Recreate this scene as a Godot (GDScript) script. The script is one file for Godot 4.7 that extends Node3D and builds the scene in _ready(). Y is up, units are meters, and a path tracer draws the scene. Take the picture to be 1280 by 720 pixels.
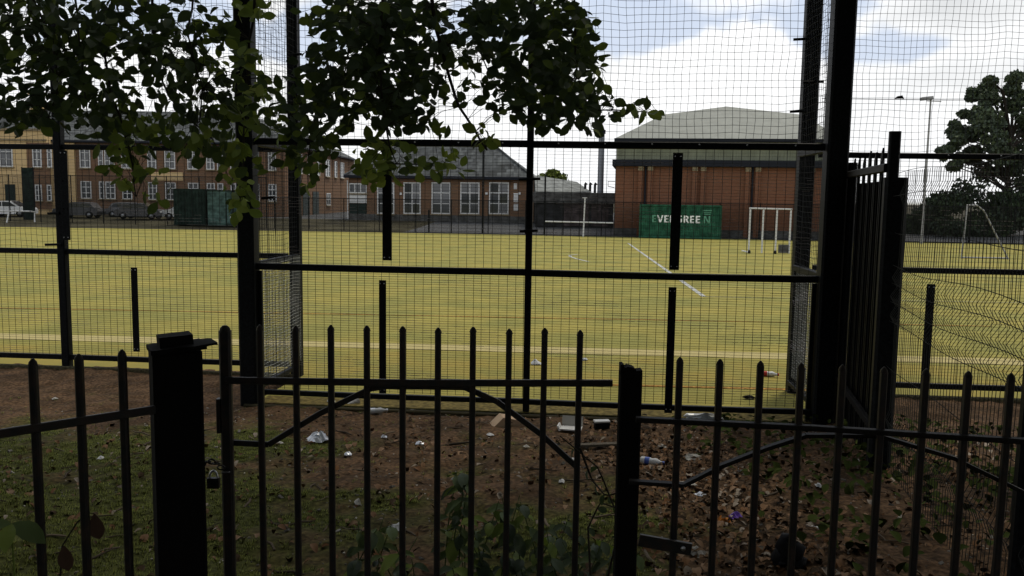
extends Node3D
# A sports pitch seen through a tall mesh fence, from a shaded strip behind old iron railings.

const FPX := 1065.0
var eye := Vector3(0, 1.55, 0)
var eye_basis := Basis()
var rng := RandomNumberGenerator.new()
var M := {}
var bump := FastNoiseLite.new()
var patch := FastNoiseLite.new()

# ---------------------------------------------------------------- mesh builder
class MB:
	var v := PackedVector3Array()
	var n := PackedVector3Array()
	var u := PackedVector2Array()
	var c := PackedColorArray()
	var ix := PackedInt32Array()
	func vert(p: Vector3, q: Vector3, t := Vector2.ZERO) -> int:
		v.append(p); n.append(q); u.append(t)
		return v.size() - 1
	func tri(a: Vector3, b: Vector3, d: Vector3, q := Vector3.ZERO):
		if q == Vector3.ZERO: q = (d - a).cross(b - a).normalized()
		var i := vert(a, q); vert(b, q); vert(d, q)
		ix.append_array([i, i + 1, i + 2])
	func quad(a: Vector3, b: Vector3, d: Vector3, e: Vector3, q := Vector3.ZERO):
		if q == Vector3.ZERO: q = (d - a).cross(b - a).normalized()
		var i := vert(a, q, Vector2(0, 0)); vert(b, q, Vector2(1, 0)); vert(d, q, Vector2(1, 1)); vert(e, q, Vector2(0, 1))
		ix.append_array([i, i + 1, i + 2, i, i + 2, i + 3])
	func box(at: Vector3, s: Vector3, b := Basis()):
		var h := s * 0.5
		for k in 3:
			for sg in [-1.0, 1.0]:
				var a := Vector3.ZERO; a[k] = sg
				var p := Vector3.ZERO; p[(k + 1) % 3] = 1.0
				var r := Vector3.ZERO; r[(k + 2) % 3] = sg
				var ct: Vector3 = a * h
				quad(at + b * (ct - p * h - r * h), at + b * (ct - p * h + r * h), at + b * (ct + p * h + r * h), at + b * (ct + p * h - r * h), b * a)
	# a bar of rectangular section with chamfered edges, from p to q; up says which way its height h points
	func bar(p: Vector3, q: Vector3, w: float, h: float, up := Vector3.UP, cham := 0.18):
		var d := (q - p).normalized()
		if absf(d.dot(up)) > 0.99: up = Vector3(0, 0, 1)
		var s := d.cross(up).normalized()
		up = s.cross(d)
		var k: float = minf(w, h) * cham
		var prof := [Vector2(w/2-k,-h/2),Vector2(w/2,-h/2+k),Vector2(w/2,h/2-k),Vector2(w/2-k,h/2),Vector2(-w/2+k,h/2),Vector2(-w/2,h/2-k),Vector2(-w/2,-h/2+k),Vector2(-w/2+k,-h/2)]
		for i in 8:
			var a: Vector2 = prof[i]; var e: Vector2 = prof[(i + 1) % 8]
			var oa := s * a.x + up * a.y; var oe := s * e.x + up * e.y
			quad(p + oa, q + oa, q + oe, p + oe, ((oa + oe) * 0.5).normalized() if k > 0 and i % 2 == 0 else (s * signf(a.x) if absf(a.x - e.x) < 1e-6 else up * signf(a.y)))
		for i in range(1, 7):
			var a: Vector2 = prof[0]; var e: Vector2 = prof[i]; var g: Vector2 = prof[i + 1]
			tri(p + s*a.x+up*a.y, p + s*e.x+up*e.y, p + s*g.x+up*g.y, -d)
			tri(q + s*a.x+up*a.y, q + s*e.x+up*e.y, q + s*g.x+up*g.y, d)
	# a thin wire along points, three-sided
	func wire(pts: Array, r: float, sides := 3):
		var prev := -1
		for i in pts.size():
			var p: Vector3 = pts[i]
			var d: Vector3 = (pts[mini(i + 1, pts.size() - 1)] - pts[maxi(i - 1, 0)]).normalized()
			var s := d.cross(Vector3(0.13, 0.2, 1) if absf(d.z) < 0.9 else Vector3(1, 0.1, 0)).normalized()
			var t := s.cross(d)
			var first := v.size()
			for k in sides:
				var an := TAU * k / sides
				var o := s * cos(an) + t * sin(an)
				vert(p + o * r, o)
			if prev >= 0:
				for k in sides:
					var k2 := (k + 1) % sides
					ix.append_array([prev + k, first + k, first + k2, prev + k, first + k2, prev + k2])
			prev = first
	func tube(pts: Array, radii: Array, sides := 8):
		var prev := -1
		for i in pts.size():
			var p: Vector3 = pts[i]
			var d: Vector3 = (pts[mini(i + 1, pts.size() - 1)] - pts[maxi(i - 1, 0)]).normalized()
			var s := d.cross(Vector3(0.13, 0.2, 1) if absf(d.z) < 0.9 else Vector3(1, 0.1, 0)).normalized()
			var t := s.cross(d)
			var first := v.size()
			for k in sides:
				var an := TAU * k / sides
				var o := s * cos(an) + t * sin(an)
				vert(p + o * float(radii[i]), o)
			if prev >= 0:
				for k in sides:
					var k2 := (k + 1) % sides
					ix.append_array([prev + k, first + k, first + k2, prev + k, first + k2, prev + k2])
			prev = first
		for e in [0, pts.size() - 1]:
			var dd: Vector3 = (pts[0] - pts[1]).normalized() if e == 0 else (pts[-1] - pts[-2]).normalized()
			var base: int = v.size() - sides * (pts.size() if e == 0 else 1)
			if e == 1 or pts.size() > 1:
				var ci := vert(pts[e], dd)
				var f2: int = base if e == 0 else ci - sides - (1)
				if e == 0: f2 = ci - sides * pts.size()
				for k in sides: ix.append_array([ci, f2 + k, f2 + (k + 1) % sides])
	# a flat outline (x, y) given thickness d along z, put in place by tf
	func plate(poly: PackedVector2Array, d: float, tf := Transform3D()):
		var t := Geometry2D.triangulate_polygon(poly)
		for z in [-d / 2, d / 2]:
			for i in range(0, t.size(), 3):
				var a := poly[t[i]]; var b := poly[t[i + 1]]; var e := poly[t[i + 2]]
				tri(tf * Vector3(a.x, a.y, z), tf * Vector3(b.x, b.y, z), tf * Vector3(e.x, e.y, z), (tf.basis * Vector3(0, 0, signf(z))).normalized())
		var cw := Geometry2D.is_polygon_clockwise(poly)
		for i in poly.size():
			var a := poly[i]; var b := poly[(i + 1) % poly.size()]
			var nn := Vector3(b.y - a.y, a.x - b.x, 0) * (-1.0 if cw else 1.0)
			quad(tf * Vector3(a.x, a.y, -d/2), tf * Vector3(b.x, b.y, -d/2), tf * Vector3(b.x, b.y, d/2), tf * Vector3(a.x, a.y, d/2), (tf.basis * nn).normalized())
	func mesh() -> ArrayMesh:
		for i in range(0, ix.size(), 3):   # every face is wound to agree with its normals
			var p := v[ix[i]]
			if (v[ix[i + 2]] - p).cross(v[ix[i + 1]] - p).dot(n[ix[i]] + n[ix[i + 1]] + n[ix[i + 2]]) < 0.0:
				var k := ix[i + 1]; ix[i + 1] = ix[i + 2]; ix[i + 2] = k
		var a := []
		a.resize(Mesh.ARRAY_MAX)
		a[Mesh.ARRAY_VERTEX] = v; a[Mesh.ARRAY_NORMAL] = n; a[Mesh.ARRAY_TEX_UV] = u; a[Mesh.ARRAY_INDEX] = ix
		if c.size() == v.size(): a[Mesh.ARRAY_COLOR] = c
		var m := ArrayMesh.new()
		m.add_surface_from_arrays(Mesh.PRIMITIVE_TRIANGLES, a)
		return m

# ---------------------------------------------------------------- naming
var taken := {}
func put(o: Node, called: String, parent: Node = self):
	var key := [parent.get_instance_id(), called]
	var k: int = taken.get(key, 0)
	taken[key] = k + 1
	o.name = called if k == 0 else "%s_%03d" % [called, k]
	parent.add_child(o, true)
	return o

func thing(called: String, label: String, category: String, group := "", where := Vector3.ZERO) -> Node3D:
	var o := Node3D.new()
	o.position = where
	put(o, called)
	return tag(o, label, category, group)

func tag(o, label: String, category: String, group := ""):
	o.set_meta("label", label); o.set_meta("category", category)
	if group: o.set_meta("group", group)
	return o

func obj(called: String, mb, mat: Material, parent: Node = self) -> MeshInstance3D:
	var o := MeshInstance3D.new()
	o.mesh = mb.mesh() if mb is MB else mb
	o.material_override = mat
	put(o, called, parent)
	return o

func struct(called: String, mb, mat: Material, parent: Node = self) -> MeshInstance3D:
	var o := obj(called, mb, mat, parent)
	o.set_meta("kind", "structure")
	return o

func stuff(called: String, mb, mat: Material, parent: Node = self) -> MeshInstance3D:
	var o := obj(called, mb, mat, parent)
	o.set_meta("kind", "stuff")
	return o

func many(called: String, mesh: Mesh, mat: Material, places: Array, colors: Array, parent: Node = self) -> MultiMeshInstance3D:
	var mm := MultiMesh.new()
	mm.transform_format = MultiMesh.TRANSFORM_3D
	mm.use_colors = colors.size() > 0
	mm.mesh = mesh
	mm.instance_count = places.size()
	for i in places.size():
		mm.set_instance_transform(i, places[i])
		if colors.size() > 0: mm.set_instance_color(i, colors[i])
	var o := MultiMeshInstance3D.new()
	o.multimesh = mm
	o.material_override = mat
	o.set_meta("kind", "stuff")
	return put(o, called, parent)

# moves a thing's own origin to the given place (and turns it about that place)
func settle(o: Node3D, where: Vector3, turn := 0.0):
	o.position = where
	o.rotation.y = turn
	for k in o.get_children(): k.position -= where

func bounds(o: Node, tf: Transform3D, box: Array):
	if o is MeshInstance3D and (o as MeshInstance3D).mesh:
		var b: AABB = tf * (o as MeshInstance3D).mesh.get_aabb()
		box.append(b)
	for k in o.get_children(): bounds(k, tf * k.transform, box)

func settle_all():
	for o in get_children():
		if o is Node3D and o.has_meta("category") and o.get_child_count() > 0 and o.transform == Transform3D():
			var bs := []
			bounds(o, Transform3D(), bs)
			if bs.is_empty(): continue
			var b: AABB = bs[0]
			for k in bs: b = b.merge(k)
			settle(o, Vector3(b.get_center().x, b.position.y, b.get_center().z))

# ---------------------------------------------------------------- places
func sight(x: float, y: float) -> Vector3:
	return eye_basis * Vector3((x - 640.0) / FPX, (360.0 - y) / FPX, -1.0)
func at(x: float, y: float, depth: float) -> Vector3:
	return eye + sight(x, y) * depth
func at_z(x: float, y: float, z: float) -> Vector3:
	var d := sight(x, y)
	return eye + d * (z / d.z)

func ground_y(x: float, z: float) -> float:
	var d := -z
	var g := -0.53 * clampf((d - 2.5) / 5.5, 0.0, 1.0)
	return g + bump.get_noise_2d(x * 3.0, z * 3.0) * 0.035 + bump.get_noise_2d(x * 16.0 + 50, z * 16.0) * 0.02
func pitch_y(z: float) -> float:
	return -0.50 - 0.0163 * (-z - 8.0)
func on_ground(x: float, y: float) -> Vector3:
	var d := sight(x, y)
	var t := 2.0
	while t < 12.0:
		var p := eye + d * t
		if p.y < ground_y(p.x, p.z): return Vector3(p.x, ground_y(p.x, p.z), p.z)
		t += 0.01
	return eye + d * t
func on_pitch(x: float, y: float) -> Vector3:
	var d := sight(x, y)
	# y = -0.50 - 0.0163 (-z - 8)
	var t := (eye.y + 0.50 - 0.0163 * 8.0) / (-d.y - 0.0163 * d.z * -1.0 * -1.0) if false else 0.0
	var a := -0.50 + 0.0163 * 8.0
	t = (a - eye.y) / (d.y - 0.0163 * d.z)
	return eye + d * t

# the fence's own axes: u runs along it to the right, v away from the camera
const FO := Vector3(0.15, 0, -8.0)
var FU := Vector3(0.99597, 0, 0.08964)
var FV := Vector3(0.08964, 0, -0.99597)
func fp(u: float, y: float, v: float) -> Vector3:
	return FO + FU * u + FV * v + Vector3(0, y, 0)

# ---------------------------------------------------------------- materials
func noise_tex(sz: int, freq: float, seed_: int, lo: float, hi: float, oct := 4, type := FastNoiseLite.TYPE_SIMPLEX_SMOOTH) -> ImageTexture:
	var f := FastNoiseLite.new()
	f.seed = seed_; f.frequency = freq; f.noise_type = type
	f.fractal_octaves = oct
	var im := f.get_seamless_image(sz, sz)
	im.convert(Image.FORMAT_RGB8)
	for y in sz:
		for x in sz:
			var k: float = lerpf(lo, hi, im.get_pixel(x, y).r)
			im.set_pixel(x, y, Color(k, k, k))
	im.generate_mipmaps()
	return ImageTexture.create_from_image(im)

func two_tone(sz: int, freq: float, seed_: int, a: Color, b: Color, edge := 0.35, oct := 4) -> ImageTexture:
	var f := FastNoiseLite.new()
	f.seed = seed_; f.frequency = freq; f.fractal_octaves = oct; f.noise_type = FastNoiseLite.TYPE_SIMPLEX_SMOOTH
	var im := f.get_seamless_image(sz, sz)
	im.convert(Image.FORMAT_RGB8)
	for y in sz:
		for x in sz:
			im.set_pixel(x, y, a.lerp(b, smoothstep(0.5 - edge, 0.5 + edge, im.get_pixel(x, y).r)))
	im.generate_mipmaps()
	return ImageTexture.create_from_image(im)

func lin(r: float, g: float, b: float) -> Color:
	return Color(r, g, b).linear_to_srgb()

func mat(col: Color, rough := 0.8, metal := 0.0, tex: Texture2D = null, scale := 1.0, world := true) -> StandardMaterial3D:
	var m := StandardMaterial3D.new()
	m.albedo_color = col; m.roughness = rough; m.metallic = metal
	m.metallic_specular = 0.5 if rough < 0.5 else 0.18
	if tex:
		m.albedo_texture = tex
		m.uv1_triplanar = true; m.uv1_world_triplanar = world
		m.uv1_scale = Vector3.ONE * scale
	return m

func brick_tex(c1: Color, c2: Color, c3: Color, mortar: Color, seed_: int) -> ImageTexture:
	var r := RandomNumberGenerator.new(); r.seed = seed_
	var im := Image.create(512, 512, false, Image.FORMAT_RGB8)
	im.fill(mortar)
	# 32 courses of 8 bricks: 2.4 m high, 1.8 m wide per repeat
	for row in 32:
		for k in 9:
			var col := c1.lerp(c2, r.randf()).lerp(c3, r.randf() * 0.5)
			var x0: int = k * 64 - (32 if row % 2 else 0)
			for part in [[x0, 0]]:
				var rect := Rect2i(maxi(part[0] + 2, 0), row * 16 + 2, 0, 13)
				rect.size.x = mini(part[0] + 62, 512) - rect.position.x
				if rect.size.x > 0: im.fill_rect(rect, col)
	im.generate_mipmaps()
	return ImageTexture.create_from_image(im)

func slate_tex() -> ImageTexture:
	var r := RandomNumberGenerator.new(); r.seed = 77
	var im := Image.create(512, 512, false, Image.FORMAT_RGB8)
	for row in 16:
		for k in 17:
			var g: float = r.randf_range(0.55, 1.0)
			var x0: int = k * 32 - (16 if row % 2 else 0)
			var rect := Rect2i(maxi(x0, 0), row * 32, 0, 32)
			rect.size.x = mini(x0 + 32, 512) - rect.position.x
			if rect.size.x > 0:
				im.fill_rect(rect, Color(g, g, g * 1.02))
				im.fill_rect(Rect2i(rect.position.x, rect.position.y, rect.size.x, 3), Color(g, g, g) * 0.7)
	im.generate_mipmaps()
	return ImageTexture.create_from_image(im)

func materials():
	var t_fine := noise_tex(256, 0.06, 3, 0.45, 1.0, 5)
	var t_coarse := noise_tex(256, 0.015, 8, 0.55, 1.0, 5)
	var t_grain := noise_tex(256, 0.2, 12, 0.55, 1.0, 3)
	M.fine = t_fine; M.coarse = t_coarse; M.grain = t_grain
	M.iron = mat(Color(1, 1, 1), 0.6, 0.0, two_tone(256, 0.03, 61, lin(0.009, 0.009, 0.0095), lin(0.022, 0.014, 0.0105), 0.22, 5), 2.2)
	M.iron.roughness = 0.45; M.iron.metallic_specular = 0.4
	M.iron_worn = mat(lin(0.023, 0.02, 0.018), 0.5, 0.0, t_grain, 2.0)
	M.steel = mat(lin(0.013, 0.015, 0.017), 0.5, 0.0, t_fine, 2.0)
	M.wire = mat(lin(0.02, 0.022, 0.02), 0.6)
	M.wire_glint = mat(lin(0.34, 0.3, 0.3), 0.6)  # pale colour for the glint painted onto the mesh wires
	M.netting = mat(lin(0.03, 0.032, 0.036), 0.7)
	M.galv = mat(lin(0.36, 0.37, 0.35), 0.5, 0.3)
	M.bolt = mat(lin(0.5, 0.5, 0.5), 0.3, 0.7)
	M.timber = mat(lin(0.009, 0.008, 0.008), 0.85, 0.0, t_grain, 4.0)
	# the pitch
	M.turf = mat(Color(1, 1, 1), 0.95, 0.0, two_tone(512, 0.012, 31, lin(0.3, 0.252, 0.064), lin(0.225, 0.21, 0.058), 0.4, 5), 0.07)
	M.turf.detail_enabled = true
	M.turf.detail_blend_mode = BaseMaterial3D.BLEND_MODE_MUL
	M.turf.detail_albedo = noise_tex(256, 0.08, 32, 0.88, 1.0, 4)
	M.turf.uv2_triplanar = true; M.turf.uv2_world_triplanar = true
	M.turf.uv2_scale = Vector3.ONE * 0.5
	M.turf_worn = mat(Color(1, 1, 1), 0.95, 0.0, two_tone(256, 0.02, 37, lin(0.26, 0.205, 0.05), lin(0.205, 0.185, 0.05), 0.4, 5), 0.2)
	M.line_pale = mat(lin(0.36, 0.3, 0.13), 0.95)
	M.sand_shaded = mat(lin(0.2, 0.155, 0.05), 0.95, 0.0, t_fine, 0.9)
	M.line_white = mat(lin(0.72, 0.72, 0.66), 0.9, 0.0, t_fine, 1.0)
	M.line_worn = mat(lin(0.52, 0.475, 0.22), 0.9, 0.0, t_fine, 0.7)
	M.line_orange = mat(lin(0.55, 0.3, 0.07), 0.9, 0.0, t_fine, 1.0)
	M.concrete = mat(lin(0.16, 0.14, 0.08), 0.9, 0.0, t_fine, 1.5)
	M.asphalt = mat(lin(0.16, 0.16, 0.16), 0.95, 0.0, t_fine, 0.3)
	M.earth = mat(lin(0.08, 0.07, 0.04), 0.95, 0.0, t_coarse, 0.05)
	# buildings
	var k := Color(1, 1, 1)
	M.brick_red = mat(k, 0.9, 0.0, brick_tex(lin(0.17, 0.062, 0.032), lin(0.21, 0.085, 0.045), lin(0.11, 0.05, 0.03), lin(0.13, 0.1, 0.075), 5), 0.45)
	M.brick_brown = mat(k, 0.9, 0.0, brick_tex(lin(0.15, 0.085, 0.05), lin(0.2, 0.1, 0.053), lin(0.1, 0.068, 0.046), lin(0.1, 0.085, 0.065), 6), 0.45)
	M.brick_tan = mat(k, 0.9, 0.0, brick_tex(lin(0.52, 0.36, 0.16), lin(0.58, 0.41, 0.2), lin(0.45, 0.31, 0.15), lin(0.4, 0.33, 0.22), 7), 0.45)
	M.stone = mat(lin(0.4, 0.32, 0.2), 0.9, 0.0, t_fine, 0.6)
	M.slate = mat(lin(0.115, 0.122, 0.115), 0.7, 0.0, slate_tex(), 0.18)
	M.white_paint = mat(lin(0.78, 0.78, 0.76), 0.5, 0.0, t_grain, 0.5)
	M.white_paint.albedo_color = lin(0.9, 0.9, 0.88)
	M.glass = mat(lin(0.03, 0.035, 0.04), 0.08, 0.0)
	M.glass.metallic_specular = 0.6
	M.dark_door = mat(lin(0.03, 0.05, 0.045), 0.5, 0.0, t_fine, 0.6)
	M.clad = mat(lin(0.25, 0.255, 0.22), 0.6, 0.0, noise_tex(128, 0.03, 51, 0.88, 1.0, 3), 0.2)
	M.clad_wall = mat(lin(0.2, 0.215, 0.155), 0.6, 0.0, noise_tex(128, 0.03, 52, 0.85, 1.0, 3), 0.2)
	M.fascia = mat(lin(0.016, 0.018, 0.024), 0.6)
	M.grey_panel = mat(lin(0.12, 0.12, 0.115), 0.7, 0.0, t_coarse, 0.3)
	M.grey_dark = mat(lin(0.045, 0.045, 0.048), 0.7, 0.0, t_coarse, 0.3)
	M.mauve_panel = mat(lin(0.1, 0.08, 0.08), 0.7, 0.0, t_coarse, 0.3)
	M.roof_pale = mat(lin(0.3, 0.31, 0.29), 0.8, 0.0, t_coarse, 0.3)
	M.container_green = mat(lin(0.034, 0.135, 0.078), 0.5, 0.0, t_coarse, 0.4)
	M.letter = mat(lin(0.75, 0.77, 0.74), 0.6)
	M.letter_faded = mat(lin(0.1, 0.26, 0.17), 0.6)
	M.teal_panel = mat(lin(0.075, 0.13, 0.115), 0.5, 0.0, t_coarse, 0.4)
	M.green_dark = mat(lin(0.018, 0.032, 0.026), 0.6, 0.0, t_coarse, 0.4)
	M.pipe_grey = mat(lin(0.2, 0.21, 0.23), 0.5, 0.3)
	M.pole_grey = mat(lin(0.25, 0.25, 0.25), 0.5, 0.4)
	M.tyre = mat(lin(0.015, 0.015, 0.015), 0.9)
	# plants
	M.bark = mat(lin(0.05, 0.042, 0.034), 0.95, 0.0, t_grain, 3.0)
	M.twig = mat(lin(0.035, 0.03, 0.022), 0.9)
	M.leaves = []  # dark to pale, the paler ones paint in light on backlit leaves
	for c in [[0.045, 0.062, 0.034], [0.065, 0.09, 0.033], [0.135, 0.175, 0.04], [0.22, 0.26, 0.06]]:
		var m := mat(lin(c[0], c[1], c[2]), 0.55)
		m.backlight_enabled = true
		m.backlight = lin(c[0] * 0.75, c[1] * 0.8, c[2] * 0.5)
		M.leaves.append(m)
	M.ivy = mat(lin(0.04, 0.052, 0.014), 0.8)
	M.ivy.metallic_specular = 0.05
	M.leaf_far = mat(k, 0.7)
	M.leaf_far.vertex_color_use_as_albedo = true
	M.leaf_far.backlight_enabled = true
	M.leaf_far.backlight = lin(0.02, 0.035, 0.008)
	M.tinted = mat(k, 0.85)
	M.tinted.vertex_color_use_as_albedo = true
	M.soil = mat(k, 0.97, 0.0, noise_tex(512, 0.05, 21, 0.35, 1.0, 6), 0.9)
	M.soil.vertex_color_use_as_albedo = true

# ---------------------------------------------------------------- sky
func sky_image() -> Image:
	var w := 1536
	var h := 768
	var f := FastNoiseLite.new(); f.seed = 41; f.frequency = 1.0; f.fractal_octaves = 6; f.noise_type = FastNoiseLite.TYPE_SIMPLEX_SMOOTH; f.fractal_gain = 0.55
	var g := FastNoiseLite.new(); g.seed = 9; g.frequency = 1.0; g.fractal_octaves = 4; g.noise_type = FastNoiseLite.TYPE_SIMPLEX_SMOOTH
	var im := Image.create(w, h, false, Image.FORMAT_RGBF)
	# cumulus banks, as (azimuth deg, elevation deg, half width, half height, push)
	var banks := []
	for b in [[815, 110, 75, 60, .7], [935, 85, 62, 62, 1.0], [870, 130, 140, 60, .9], [1150, 120, 120, 35, .6], [1230, 60, 90, 70, .75], [1190, 0, 90, 22, .5], [690, 120, 120, 60, .6], [560, 110, 110, 50, .6], [200, 110, 200, 50, .5]]:
		var d := sight(b[0], b[1]).normalized()
		banks.append([atan2(d.x, -d.z), asin(d.y), b[2] / FPX, b[3] / FPX, b[4]])
	var holes := []
	for b in [[1130, 62, 55, 30, .9], [590, 35, 70, 40, .5], [385, 40, 40, 60, .6], [270, 15, 50, 25, .5]]:
		var d := sight(b[0], b[1]).normalized()
		holes.append([atan2(d.x, -d.z), asin(d.y), b[2] / FPX, b[3] / FPX, b[4]])
	# the top edge of the big cumulus, as azimuth and elevation
	var rim := []
	for q in [[700, 92], [740, 74], [800, 68], [845, 60], [875, 42], [905, 30], [930, 25], [955, 29], [980, 44], [1005, 62], [1040, 84], [1075, 96]]:
		var d := sight(q[0], q[1]).normalized()
		rim.append(Vector2(atan2(d.x, -d.z), asin(d.y)))
	var gd := sight(1240, 60).normalized()
	var gz := Vector2(atan2(gd.x, -gd.z), asin(gd.y))
	for y in h / 2 + 1:
		var el := PI / 2 - (y + 0.5) / h * PI
		var ce := cos(el)
		var se := sin(el)
		for x in w:
			var az := wrapf((x + 0.5) / w * TAU, -PI, PI)
			var d := Vector3(sin(az) * ce, se, -cos(az) * ce)
			var k := 1.0 / (maxf(se, 0.0) + 0.28)
			var q := Vector3(d.x * k * 1.5, se * 3.0, d.z * k * 1.5)
			var nz := f.get_noise_3dv(q * 1.3)
			var cover := 0.38 + nz * 1.15 + 0.5 * clampf((0.16 - el) / 0.12, 0.0, 1.0)
			if el < 0.5 and absf(az) < 0.9:
				var wob := f.get_noise_3dv(d * 22.0) * 0.45
				for b in banks:
					var e2 := Vector2((az - b[0]) / b[2], (el - b[1]) / b[3]).length() + wob
					cover += b[4] * clampf(1.35 - e2, 0.0, 1.0)
				for b in holes:
					var e2 := Vector2((az - b[0]) / b[2], (el - b[1]) / b[3]).length() + wob
					cover -= b[4] * clampf(1.3 - e2, 0.0, 1.0)
			var t := smoothstep(0.12, 0.42, cover)
			if az > rim[0].x and az < rim[-1].x and el < 0.6:
				var k2 := 0
				while rim[k2 + 1].x < az: k2 += 1
				var line: float = lerpf(rim[k2].y, rim[k2 + 1].y, (az - rim[k2].x) / (rim[k2 + 1].x - rim[k2].x))
				line += f.get_noise_3dv(d * 34.0) * 0.012
				var wt: float = smoothstep(rim[0].x, rim[1].x, az) * (1.0 - smoothstep(rim[-2].x, rim[-1].x, az)) * (1.0 - smoothstep(0.32, 0.5, el))
				var high := smoothstep(0.25, 0.55, nz) + 0.8 * clampf(1.3 - Vector2((az - rim[6].x) / 0.06, (el - rim[6].y - 0.026) / 0.018).length() + f.get_noise_3dv(d * 40.0) * 0.6, 0.0, 1.0)
				t = lerpf(t, maxf(smoothstep(-0.006, 0.006, line - el), minf(high, 1.0)), wt)
			var shade := 0.5 + 0.5 * g.get_noise_3dv(q * 1.1 + Vector3(5, 2, 9))
			if el < 0.5 and absf(az) < 0.9:
				shade += 0.35 * clampf(1.2 - Vector2((az - gz.x) / 0.13, (el - gz.y) / 0.11).length(), 0.0, 1.0)
				shade -= 0.3 * clampf(1.4 - Vector2((az - banks[1][0]) / 0.12, (el - banks[1][1]) / 0.09).length(), 0.0, 1.0)
			var cloud := Color(0.86, 0.865, 0.87).lerp(Color(0.5, 0.515, 0.525), clampf((shade - 0.42) * 2.2, 0.0, 1.0) * clampf(el / 0.2, 0.2, 1.0))
			var blue := Color(0.57, 0.62, 0.7).lerp(Color(0.24, 0.36, 0.6), clampf(el / 0.9, 0.0, 1.0))
			var col := blue.lerp(cloud, t)
			col = col.lerp(Color(0.76, 0.77, 0.785), clampf(1.0 - el / 0.1, 0.0, 1.0) * 0.7)
			im.set_pixel(x, y, col)
	for y in range(h / 2 + 1, h):
		for x in w: im.set_pixel(x, y, Color(0.2, 0.19, 0.14))
	return im

# ---------------------------------------------------------------- leaves
func leaf_mesh(l: float, wd: float, fold: float, curl: float, notch := 0.0) -> ArrayMesh:
	var mb := MB.new()
	# base at the origin, tip along -y, face along z
	var rows := [[0.0, 0.05], [0.12, 0.4], [0.35, 0.86], [0.58, 1.0], [0.8, 0.72], [0.93, 0.3], [1.0, 0.0]]
	var prev := -1
	for r in rows:
		var t: float = r[0]; var hw: float = r[1] * wd * 0.5
		var z := -curl * t * t * l
		var first := mb.v.size()
		mb.vert(Vector3(-hw, -t * l + notch * hw, z + hw * fold), Vector3(fold, curl * t, 1).normalized())
		mb.vert(Vector3(0, -t * l, z), Vector3(0, curl * t, 1).normalized())
		mb.vert(Vector3(hw, -t * l + notch * hw, z + hw * fold), Vector3(-fold, curl * t, 1).normalized())
		if prev >= 0:
			for k in 2:
				mb.ix.append_array([prev + k, prev + k + 1, first + k + 1, prev + k, first + k + 1, first + k])
		prev = first
	return mb.mesh()

func turn_to(dir: Vector3, face: Vector3) -> Basis:
	# a basis whose -y runs along dir and whose z looks along face
	var y := -dir.normalized()
	var z := (face - y * face.dot(y)).normalized()
	return Basis(y.cross(z), y, z)

func rnd_dir() -> Vector3:
	return Vector3(rng.randfn(), rng.randfn(), rng.randfn()).normalized()

# ---------------------------------------------------------------- build
func _ready():
	rng.seed = 20240611
	bump.seed = 4; bump.frequency = 0.35; bump.fractal_octaves = 3
	patch.seed = 15; patch.frequency = 0.5; patch.fractal_octaves = 4
	# camera
	var pitch := atan((360.0 - 246.0) / FPX)
	var roll := atan(0.015)
	eye_basis = Basis(Vector3.RIGHT, -pitch) * Basis(Vector3(0, 0, 1), roll)
	var cam := Camera3D.new()
	cam.name = "camera"
	cam.fov = rad_to_deg(2.0 * atan(360.0 / FPX))
	cam.near = 0.05; cam.far = 3000.0
	cam.transform = Transform3D(eye_basis, eye)
	add_child(cam)
	cam.make_current()
	# sky and light
	var env := Environment.new()
	var sky := Sky.new()
	var sm := PanoramaSkyMaterial.new()
	sm.panorama = ImageTexture.create_from_image(sky_image())
	sky.sky_material = sm
	env.background_mode = Environment.BG_SKY
	env.sky = sky
	env.background_energy_multiplier = 1.0
	env.tonemap_mode = Environment.TONE_MAPPER_LINEAR
	env.tonemap_exposure = 1.35
	env.sdfgi_enabled = true; env.ssao_enabled = true; env.ssil_enabled = true
	var we := WorldEnvironment.new()
	we.environment = env
	we.name = "world_environment"
	add_child(we)
	var sun := DirectionalLight3D.new()
	sun.name = "sun"
	sun.light_color = Color(1.0, 0.96, 0.88)
	sun.light_energy = 0.5
	sun.light_angular_distance = 12.0
	sun.shadow_enabled = true
	sun.look_at_from_position(Vector3.ZERO, Vector3(-0.3, -0.85, 0.42), Vector3.UP)
	add_child(sun)
	materials()
	setting()
	hall()
	pavilion()
	school()
	outbuilding()
	far_fence()
	far_things()
	right_trees()
	recess_fence()
	side_runs()
	boundary()
	railings()
	overhanging_tree()
	litter()
	weeds()
	settle_all()

# ---------------------------------------------------------------- the setting
func ground_sheet(called: String, outline: PackedVector2Array, hgt: Callable, m: Material) -> MeshInstance3D:
	var mb := MB.new()
	var t := Geometry2D.triangulate_polygon(outline)
	for p in outline: mb.vert(Vector3(p.x, hgt.call(p.x, p.y), p.y), Vector3.UP)
	mb.ix.append_array(t)
	return struct(called, mb, m)

func strip_line(called: String, pts: Array, w: float, m: Material, lift := 0.006):
	var mb := MB.new()
	var prev := -1
	for i in pts.size():
		var p: Vector3 = pts[i]
		var d: Vector3 = pts[mini(i + 1, pts.size() - 1)] - pts[maxi(i - 1, 0)]
		var s := Vector3(-d.z, 0, d.x).normalized() * w * 0.5
		var first := mb.v.size()
		for e in [p - s, p + s]: mb.vert(Vector3(e.x, pitch_y(e.z) + lift, e.z), Vector3.UP)
		if prev >= 0: mb.ix.append_array([prev, prev + 1, first + 1, prev, first + 1, first])
		prev = first
	struct(called, mb, m)

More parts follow.
